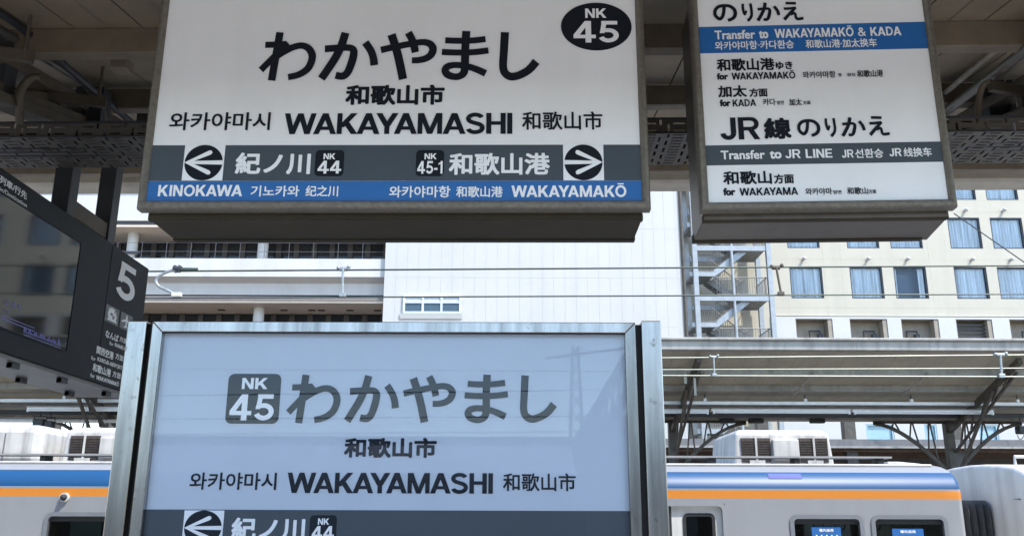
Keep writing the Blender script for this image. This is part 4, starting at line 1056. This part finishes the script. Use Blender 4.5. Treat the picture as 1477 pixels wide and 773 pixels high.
w_ = wo.build('window', wf, wb)
MB().box(xa, xb, YW - .05, YW - .0065, wz0, (wz0 + wz1) / 2 + .1).build('pane', mat('glass_blue', (.05, .085, .11), .15, var=.2), w_)
MB().box(xa, xb, YW - .05, YW - .0065, (wz0 + wz1) / 2 + .1, wz1).build('top_light', mat('blind_pale', (.42, .45, .47), .5, var=.1), w_)
MB().prism([(YW - .09, wz0 - .05), (YW - .006, wz0 - .05), (YW - .006, wz0 - .3), (YW - .05, wz0 - .3)], 'x', xa - .18, xb + .08).build('sill', panel_m, w_)

# ================================================================== hotel, right
YH = 50.0
cream = mat('facade_cream', (.47, .44, .36), .7, var=.06, scale=.6, streak=.05)
hwhite = mat('facade_pale', (.50, .50, .485), .7, var=.06, scale=.6)
hx0 = xat(986, 420, YH); hx1 = xat(2300, 420, YH)
hz = lambda py: zat(1250, py, YH)
ht = thing('cream_hotel', 'cream tiled hotel with rows of curtained square windows at right', 'building', (0, 0, 0))
navy = mat('frame_navy', (.028, .038, .05), .4, .2, var=.1)
hglass = glass('hotel_glass', 1.36, (.95, .98, 1.0))
curt = mat('curtain_blue', (.74, .765, .77), .85, var=.42, scale=2.2, stretch=(4, 1, .12))
room = mat('room_dark', (.03, .06, .10), .5, var=.1)
colpx = [1140, 1227, 1290.5, 1378, 1440.5]
cx = [(xat(p, 407, YH), xat(p + 47, 407, YH)) for p in colpx]
per = cx[3][0] - cx[1][0]
cx += [(a + per * k, b + per * k) for k in range(1, 8) for a, b in (cx[3], cx[4])]
zr0, zr1 = hz(430.5), hz(384.5); dz = hz(313.5) - hz(384.5)
rows = [(zr0 + dz * k, zr1 + dz * k) for k in range(0, 5)]
zWh = hz(456.5)
holes = [(a, b, z0, z1) for a, b in cx for z0, z1 in rows]
mb = MB(); side_wall(mb, hx0, hx1, zWh, rows[-1][1] + 2, holes, YH); mb.box(hx0, hx1, YH + .8, YH + 14, -1.16, rows[-1][1] + 2)
mb.build('wall', cream, ht)
# tile joints: thin raised lines
mb = MB()
zz = zWh + .5
while zz < rows[-1][1] + 2:
    segs = [hx0]
    if not any(z0 - .02 < zz < z1 + .02 for z0, z1 in rows): mb.box(hx0, hx1, YH - .004, YH - .001, zz, zz + .022)
    zz += .72
allx = sorted([v for c in cx for v in c])
x = hx0 + 1
while x < hx1:
    if not any(a - .05 < x < b + .05 for a, b in cx): mb.box(x, x + .02, YH - .0045, YH - .0012, zWh, rows[-1][1] + 2)
    x += 1.02
mb.build('tile_joint', mat('joint_tan', (.50, .46, .34), .8, var=.2), ht)
dark_win = {(2, 0)}
for ci, (a, b) in enumerate(cx):
    for ri, (z0, z1) in enumerate(rows):
        f = MB(); w = .07
        f.box(a, a + w, YH + .04, YH + .22, z0, z1); f.box(b - w, b, YH + .04, YH + .22, z0, z1); f.box(a + w, b - w, YH + .04, YH + .22, z1 - w, z1); f.box(a + w, b - w, YH + .04, YH + .22, z0, z0 + w)
        # deep reveal
        f.box(a - .001, a + .02, YH + .22, YH + .8, z0, z1); f.box(b - .28, b - .07, YH + .10, YH + .12, z0 + w, z1 - w) if False else None
        f.box(b - .02, b, YH + .22, YH + .8, z0, z1)
        win = f.build('window', navy, ht)
        MB().box(a + w, b - w, YH + .13, YH + .14, z0 + w, z1 - w).build('pane', hglass, win)
        c = MB()
        def curtain(xa, xb, yy):
            n = max(int((xb - xa) / .02), 4); vs = []; ph = random.random() * 6; f1 = random.uniform(28, 36)
            for i in range(n + 1):
                xx = xa + (xb - xa) * i / n; y = yy + .035 * math.sin(xx * f1 + ph) + .025 * math.sin(xx * 11 + ph * 2)
                vs += [(xx, y, z0), (xx + .01, y, z1)]
            c.add(vs, [(2 * i, 2 * i + 2, 2 * i + 3, 2 * i + 1) for i in range(n)])
        if (ci, ri) in dark_win or (ci > 5 and (ci * 7 + ri * 3) % 11 == 0):
            curtain(a + .06, a + .24, YH + .24); curtain(b - .42, b - .1, YH + .24)
        else: curtain(a + .03, b - .03, YH + .24)
        c.build('curtain', curt, win, smooth=70, fix=False)
        MB().box(a + .02, b - .02, YH + .7, YH + .72, z0, z1).build('room', room, win)
    for ri in range(0, 4):
        if ci % 1 == 0:
            vx = (a + b) / 2 + (.15 if ci % 2 else -.1); vz = rows[ri][1] + .42
            q = MB(); q.sphere((vx, YH - .24, vz), .115, 10); q.tube([(vx, YH - .24, vz), (vx, YH, vz)], .075, 10); q.build('vent_cap', hwhite, ht, smooth=60)
# pale band with deep openings, and lower wall
ops = [(1147, 1200), (1225, 1279), (1299, 1353), (1378, 1430), (1455, 1508)]
ox = [(xat(a, 470, YH), xat(b, 470, YH)) for a, b in ops]
pp = (ox[4][0] - ox[0][0]) / 4
ox += [(ox[4][0] + pp * k, ox[4][1] + pp * k) for k in range(1, 8)]
zo_t, zo_b = hz(460.5), hz(500)
lw = [(xat(a, 620, YH), xat(b, 620, YH), hz(642), hz(612)) for a, b in ((1248, 1288), (1332, 1350), (1410, 1438), (1500, 1528))]
mb = MB(); side_wall(mb, xat(1112, 470, YH), hx1, -1.16, zWh - .001, [(a, b, zo_b, zo_t) for a, b in ox] + lw, YH - .12); mb.box(xat(1112, 470, YH), hx1, YH - .12, YH, zWh - .04, zWh - .002)
mb.build('lower_wall', hwhite, ht)
MB().box(hx0, xat(1112, 470, YH), YH - .05, YH + .2, -1.16, zWh - .003).build('side_wall', cream, ht)
rec = mat('recess_brown', (.30, .265, .215), .8, var=.2, scale=2)
for k, (a, b) in enumerate(ox):
    q = MB(); q.box(a, b, YH + .6, YH + .7, zo_b, zo_t); q.box(a - .001, a + .03, YH - .1, YH + .6, zo_b, zo_t); q.box(b - .25, b + .001, YH - .08, YH + .6, zo_b, zo_t); q.box(a, b, YH - .1, YH + .6, zo_t - .03, zo_t + .001); q.box(a, b, YH - .1, YH + .6, zo_b - .001, zo_b + .03)
    op = q.build('opening', rec, ht)
    q = MB()
    if k == 3 or k == 5:
        for i in range(5): q.box(a + .05, b - .26, YH + .2, YH + .3, zo_b + .6 + i * .22, zo_b + .68 + i * .22)
    else:
        mx = a + (b - a) * (.42 if k != 2 else .2)
        q.tube([(mx, YH + .3, zo_b + .3), (mx, YH + .3, zo_b + .95), (mx + .6, YH + .3, zo_b + .95), (mx + .6, YH + .3, zo_b + .8)], .05, 8); q.box(mx + .5, mx + .75, YH + .3, YH + .5, zo_b + .55, zo_b + .8)
    q.build('machinery', steel_dark, op)
for (a, b, z0, z1) in lw:
    q = MB(); q.box(a, b, YH + .0, YH + .05, z0, z1); q.box(a, b, YH - .1, YH - .02, z1 - .08, z1); q.box(a, a + .1, YH - .1, YH - .02, z0, z1 - .08); q.box(b - .1, b, YH - .1, YH - .02, z0, z1 - .08)
    q.build('lower_window', mat('pane_cyan', (.28, .44, .52), .2, var=.15), ht)
MB().tube([(xat(1052, 470, YH - .5), YH - .3, -1), (xat(1052, 470, YH - .5), YH - .3, hz(600))], .08, 8).build('downpipe', hwhite, ht)

# dark service pipe between the two buildings
tag(MB().tube([(xat(987.5, 420, 41.75), 41.75, -1.16), (xat(987.5, 420, 41.75), 41.75, zt_)], .07, 8).build('drain_pipe', arm_m), 'dark vertical drain pipe at the right edge of the white building', 'pipe')

# ================================================================== outside stair
galv = mat('galvanised', (.33, .355, .37), .45, .35, var=.15, scale=3, streak=.1)
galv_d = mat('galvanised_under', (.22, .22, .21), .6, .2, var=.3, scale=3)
YS0, YS1 = 47.2, 49.4
sx = lambda px, py=420: xat(px, py, YS0)
es = thing('outside_stair', 'galvanised steel outside stair between the white building and the hotel', 'stair', (sx(1050), 48, -1.16)); es.location = (0, 0, 0)
sz = lambda py: zat(1055, py, YS0)
fl = sz(358) - sz(430)
floors = [sz(430) + fl * k for k in range(-4, 5)]
xl, xm, xr_ = sx(1004.5), sx(1058.5), sx(1112)
for X, wd in ((xl, .26), (xr_, .26)):
    for Y in (YS0, YS1): MB().box(X - wd / 2, X + wd / 2, Y - .13, Y + .13, -1.16, floors[-1]).build('column', galv, es, bevel=.01)
MB().tube([(xm, YS0, -1.16), (xm, YS0, floors[-1])], .085, 12).build('post', galv, es, smooth=50)
for F in floors[:-1]:
    H = F + fl * .5
    for Y in (YS0, YS1): MB().box(xl + .131, xr_ - .131, Y - .08, Y + .08, F - .16, F + .12).build('floor_beam', galv, es)
    MB().box(xm - .05, xr_ - .14, YS0 + .09, YS1 - .09, F - .1, F - .02).build('landing', galv_d, es)
    xh = sx(1032); q = MB(); q.box(xl - .3, xh, YS0 + .0, YS0 + .12, H - .18, H + .06); q.box(xl - .3, xl - .14, YS0 + .12, YS1, H - .18, H + .06); q.build('half_landing', galv, es)
    MB().box(xl - .13, xh - .01, YS0 + .13, YS1, H - .08, H - .02).build('landing', galv_d, es)
    q = MB(); q.beam((xh - .1, YS0 + .2, H - .05), (xm + .75, YS0 + .2, F + fl - .1), .08, .34); q.beam((xh - .1, YS0 + 1.05, H - .05), (xm + .75, YS0 + 1.05, F + fl - .1), .08, .34); q.build('upper_flight', galv, es)
    q = MB(); q.beam((xh - .1, YS1 - .95, H - .05), (xm + .75, YS1 - .95, F - .05), .08, .34); q.beam((xh - .1, YS1 - .2, H - .05), (xm + .75, YS1 - .2, F - .05), .08, .34)
    for k in range(9):
        tt = (k + .5) / 9; px_ = xh - .1 + (xm + .85 - xh) * tt; q.box(px_ - .13, px_ + .13, YS1 - .9, YS1 - .25, H - .05 + (F - H) * tt - .02, H - .05 + (F - H) * tt + .02)
    q.build('lower_flight', galv_d, es)
    q = MB()
    def rail(p0, p1, n, hgt=1.05):
        p0 = Vector(p0); p1 = Vector(p1); q.tube([p0 + Vector((0, 0, hgt)), p1 + Vector((0, 0, hgt))], .028, 6); q.tube([p0 + Vector((0, 0, .12)), p1 + Vector((0, 0, .12))], .018, 5)
        for i in range(n + 1):
            p = p0.lerp(p1, i / n); q.tube([p + Vector((0, 0, .1)), p + Vector((0, 0, hgt))], .014, 4, cap=False)
    rail((xl - .25, YS0 + .1, H), (xh, YS0 + .1, H), 12); rail((xh, YS0 + .15, H + .1), (xm + .7, YS0 + .15, F + fl + .05), 14)
    rail((xm - .9, YS0 + .02, F + .1), (xr_ - .15, YS0 + .02, F + .1), 20); rail((xh, YS1 - .98, H + .1), (xm + .7, YS1 - .98, F + .1), 14); rail((xr_ - .2, YS0 + .1, F + .1), (xr_ - .2, YS1 - .1, F + .1), 12)
    q.build('railing', galv_d, es)

# ================================================================== across the tracks behind the camera (seen only as reflections)
def mir(px, py, Yv):
    p = at(px, py, Yv); return Vector((p.x, 2 * D3 - p.y, p.z))
rc = thing('rear_canopy', 'low grey ribbed platform roof reflected in the lower station board', 'canopy', (0, -13, 0)); rc.location = (0, 0, 0)
zr = mir(500, 642, 22).z
mb = MB(); mb.prism([(-14, zr - .75), (-16, zr), (-20, zr - .8), (-20, zr - .9), (-14, zr - .85)], 'x', -40, mir(815, 642, 22).x)
xx = -40
while xx < 1.1: mb.beam((xx, -14, zr - .73), (xx, -16, zr + .02), .05, .04); xx += .35
mb.build('roof', mat('rear_roof', (.36, .38, .40), .6, var=.2), rc)
for k in range(-4, 2): MB().box(k * 6 - .1, k * 6 + .1, -17.1, -16.9, 0, zr - .2).build('column', steel_beige, rc)
rw = thing('rear_building', 'long low brown building far behind the tracks, reflected low in the station board', 'building', (0, -42, -1.16)); rw.location = (0, 0, 0)
zrb = mir(500, 630, 46).z
MB().box(-70, 70, -48, -40, -1.16, zrb).build('wall', mat('rear_brown', (.12, .095, .07), .8, var=.3, scale=.5), rw)
mb = MB(); mb.prism([(-39.4, zrb), (-44, zrb + .35), (-48.6, zrb)], 'x', -70, 70); mb.build('roof', mat('rear_tile', (.22, .21, .21), .8, var=.3, scale=1), rw)
tw = thing('lattice_mast', 'slender lattice power mast reflected at the right of the station board', 'mast', (0, 0, 0))
c = mir(822, 560, 44); q = MB(); zt2 = mir(822, 500, 44).z
for k in range(14):
    za_, zb2 = -1.16 + (zt2 + 1.16) * k / 14, -1.16 + (zt2 + 1.16) * (k + 1) / 14; wa, wb2 = 1.1 - .06 * k, 1.1 - .06 * (k + 1)
    for sx_, sy_ in ((1, 1), (1, -1), (-1, -1), (-1, 1)):
        q.beam((c.x + sx_ * wa / 2, c.y + sy_ * wa / 2, za_), (c.x + sx_ * wb2 / 2, c.y + sy_ * wb2 / 2, zb2), .12, .12)
    q.beam((c.x - wa / 2, c.y + wa / 2, za_), (c.x + wb2 / 2, c.y + wb2 / 2, zb2), .06, .06); q.beam((c.x + wa / 2, c.y + wa / 2, za_), (c.x - wb2 / 2, c.y + wb2 / 2, zb2), .06, .06)
q.build('tower', steel_dark, tw)
q = MB(); q.beam((c.x - 1.5, c.y, zt2 - .6), (c.x + 6, c.y, zt2 + .4), .12, .12); q.build('cross_arm', steel_dark, tw)
br2 = thing('footbridge_stair', 'sloping lattice footbridge stair reflected at the right edge of the board', 'footbridge', (0, 0, 0))
q = MB(); A0, A1 = mir(812, 655, 26), mir(905, 490, 26)
for y in (A0.y, A0.y - 1.8):
    for dzz in (0, 1.25):
        q.beam((A0.x, y, A0.z + dzz - 1.2), (A1.x + 1.2, y, A1.z + dzz + .6), .14, .16)
    n = 16
    for k in range(n):
        t0, t1 = k / n, (k + 1) / n; p, r_ = A0.lerp(A1 + Vector((1.2, 0, 1.8)), t0), A0.lerp(A1 + Vector((1.2, 0, 1.8)), t1)
        q.beam((p.x, y, p.z - 1.2), (r_.x, y, r_.z + .05), .08, .08); q.beam((p.x, y, p.z + .05), (r_.x, y, r_.z - 1.2), .08, .08)
q.build('truss', mat('truss_grey', (.06, .06, .065), .5, var=.1), br2)
q = MB(); q.box(A0.x + .7, A1.x + 5, A0.y - 3.5, A0.y - 2.0, -1.16, mir(840, 598, 28).z); q.build('tower_wall', mat('tower_grey', (.16, .18, .20), .7, var=.1), br2)
for k, (pyl, pyr) in enumerate(((532, 536), (570, 562), (604, 600), (626, 622))):
    a, b = mir(240, pyl, 30), mir(900, pyr, 30); d = b - a
    tag(MB().tube([a - d, b + d], .018, 6).build('rear_wire', steel_dark), ('topmost', 'second', 'third', 'lowest')[k] + ' of four faint wires reflected across the station board', 'wire', 'reflected wires')
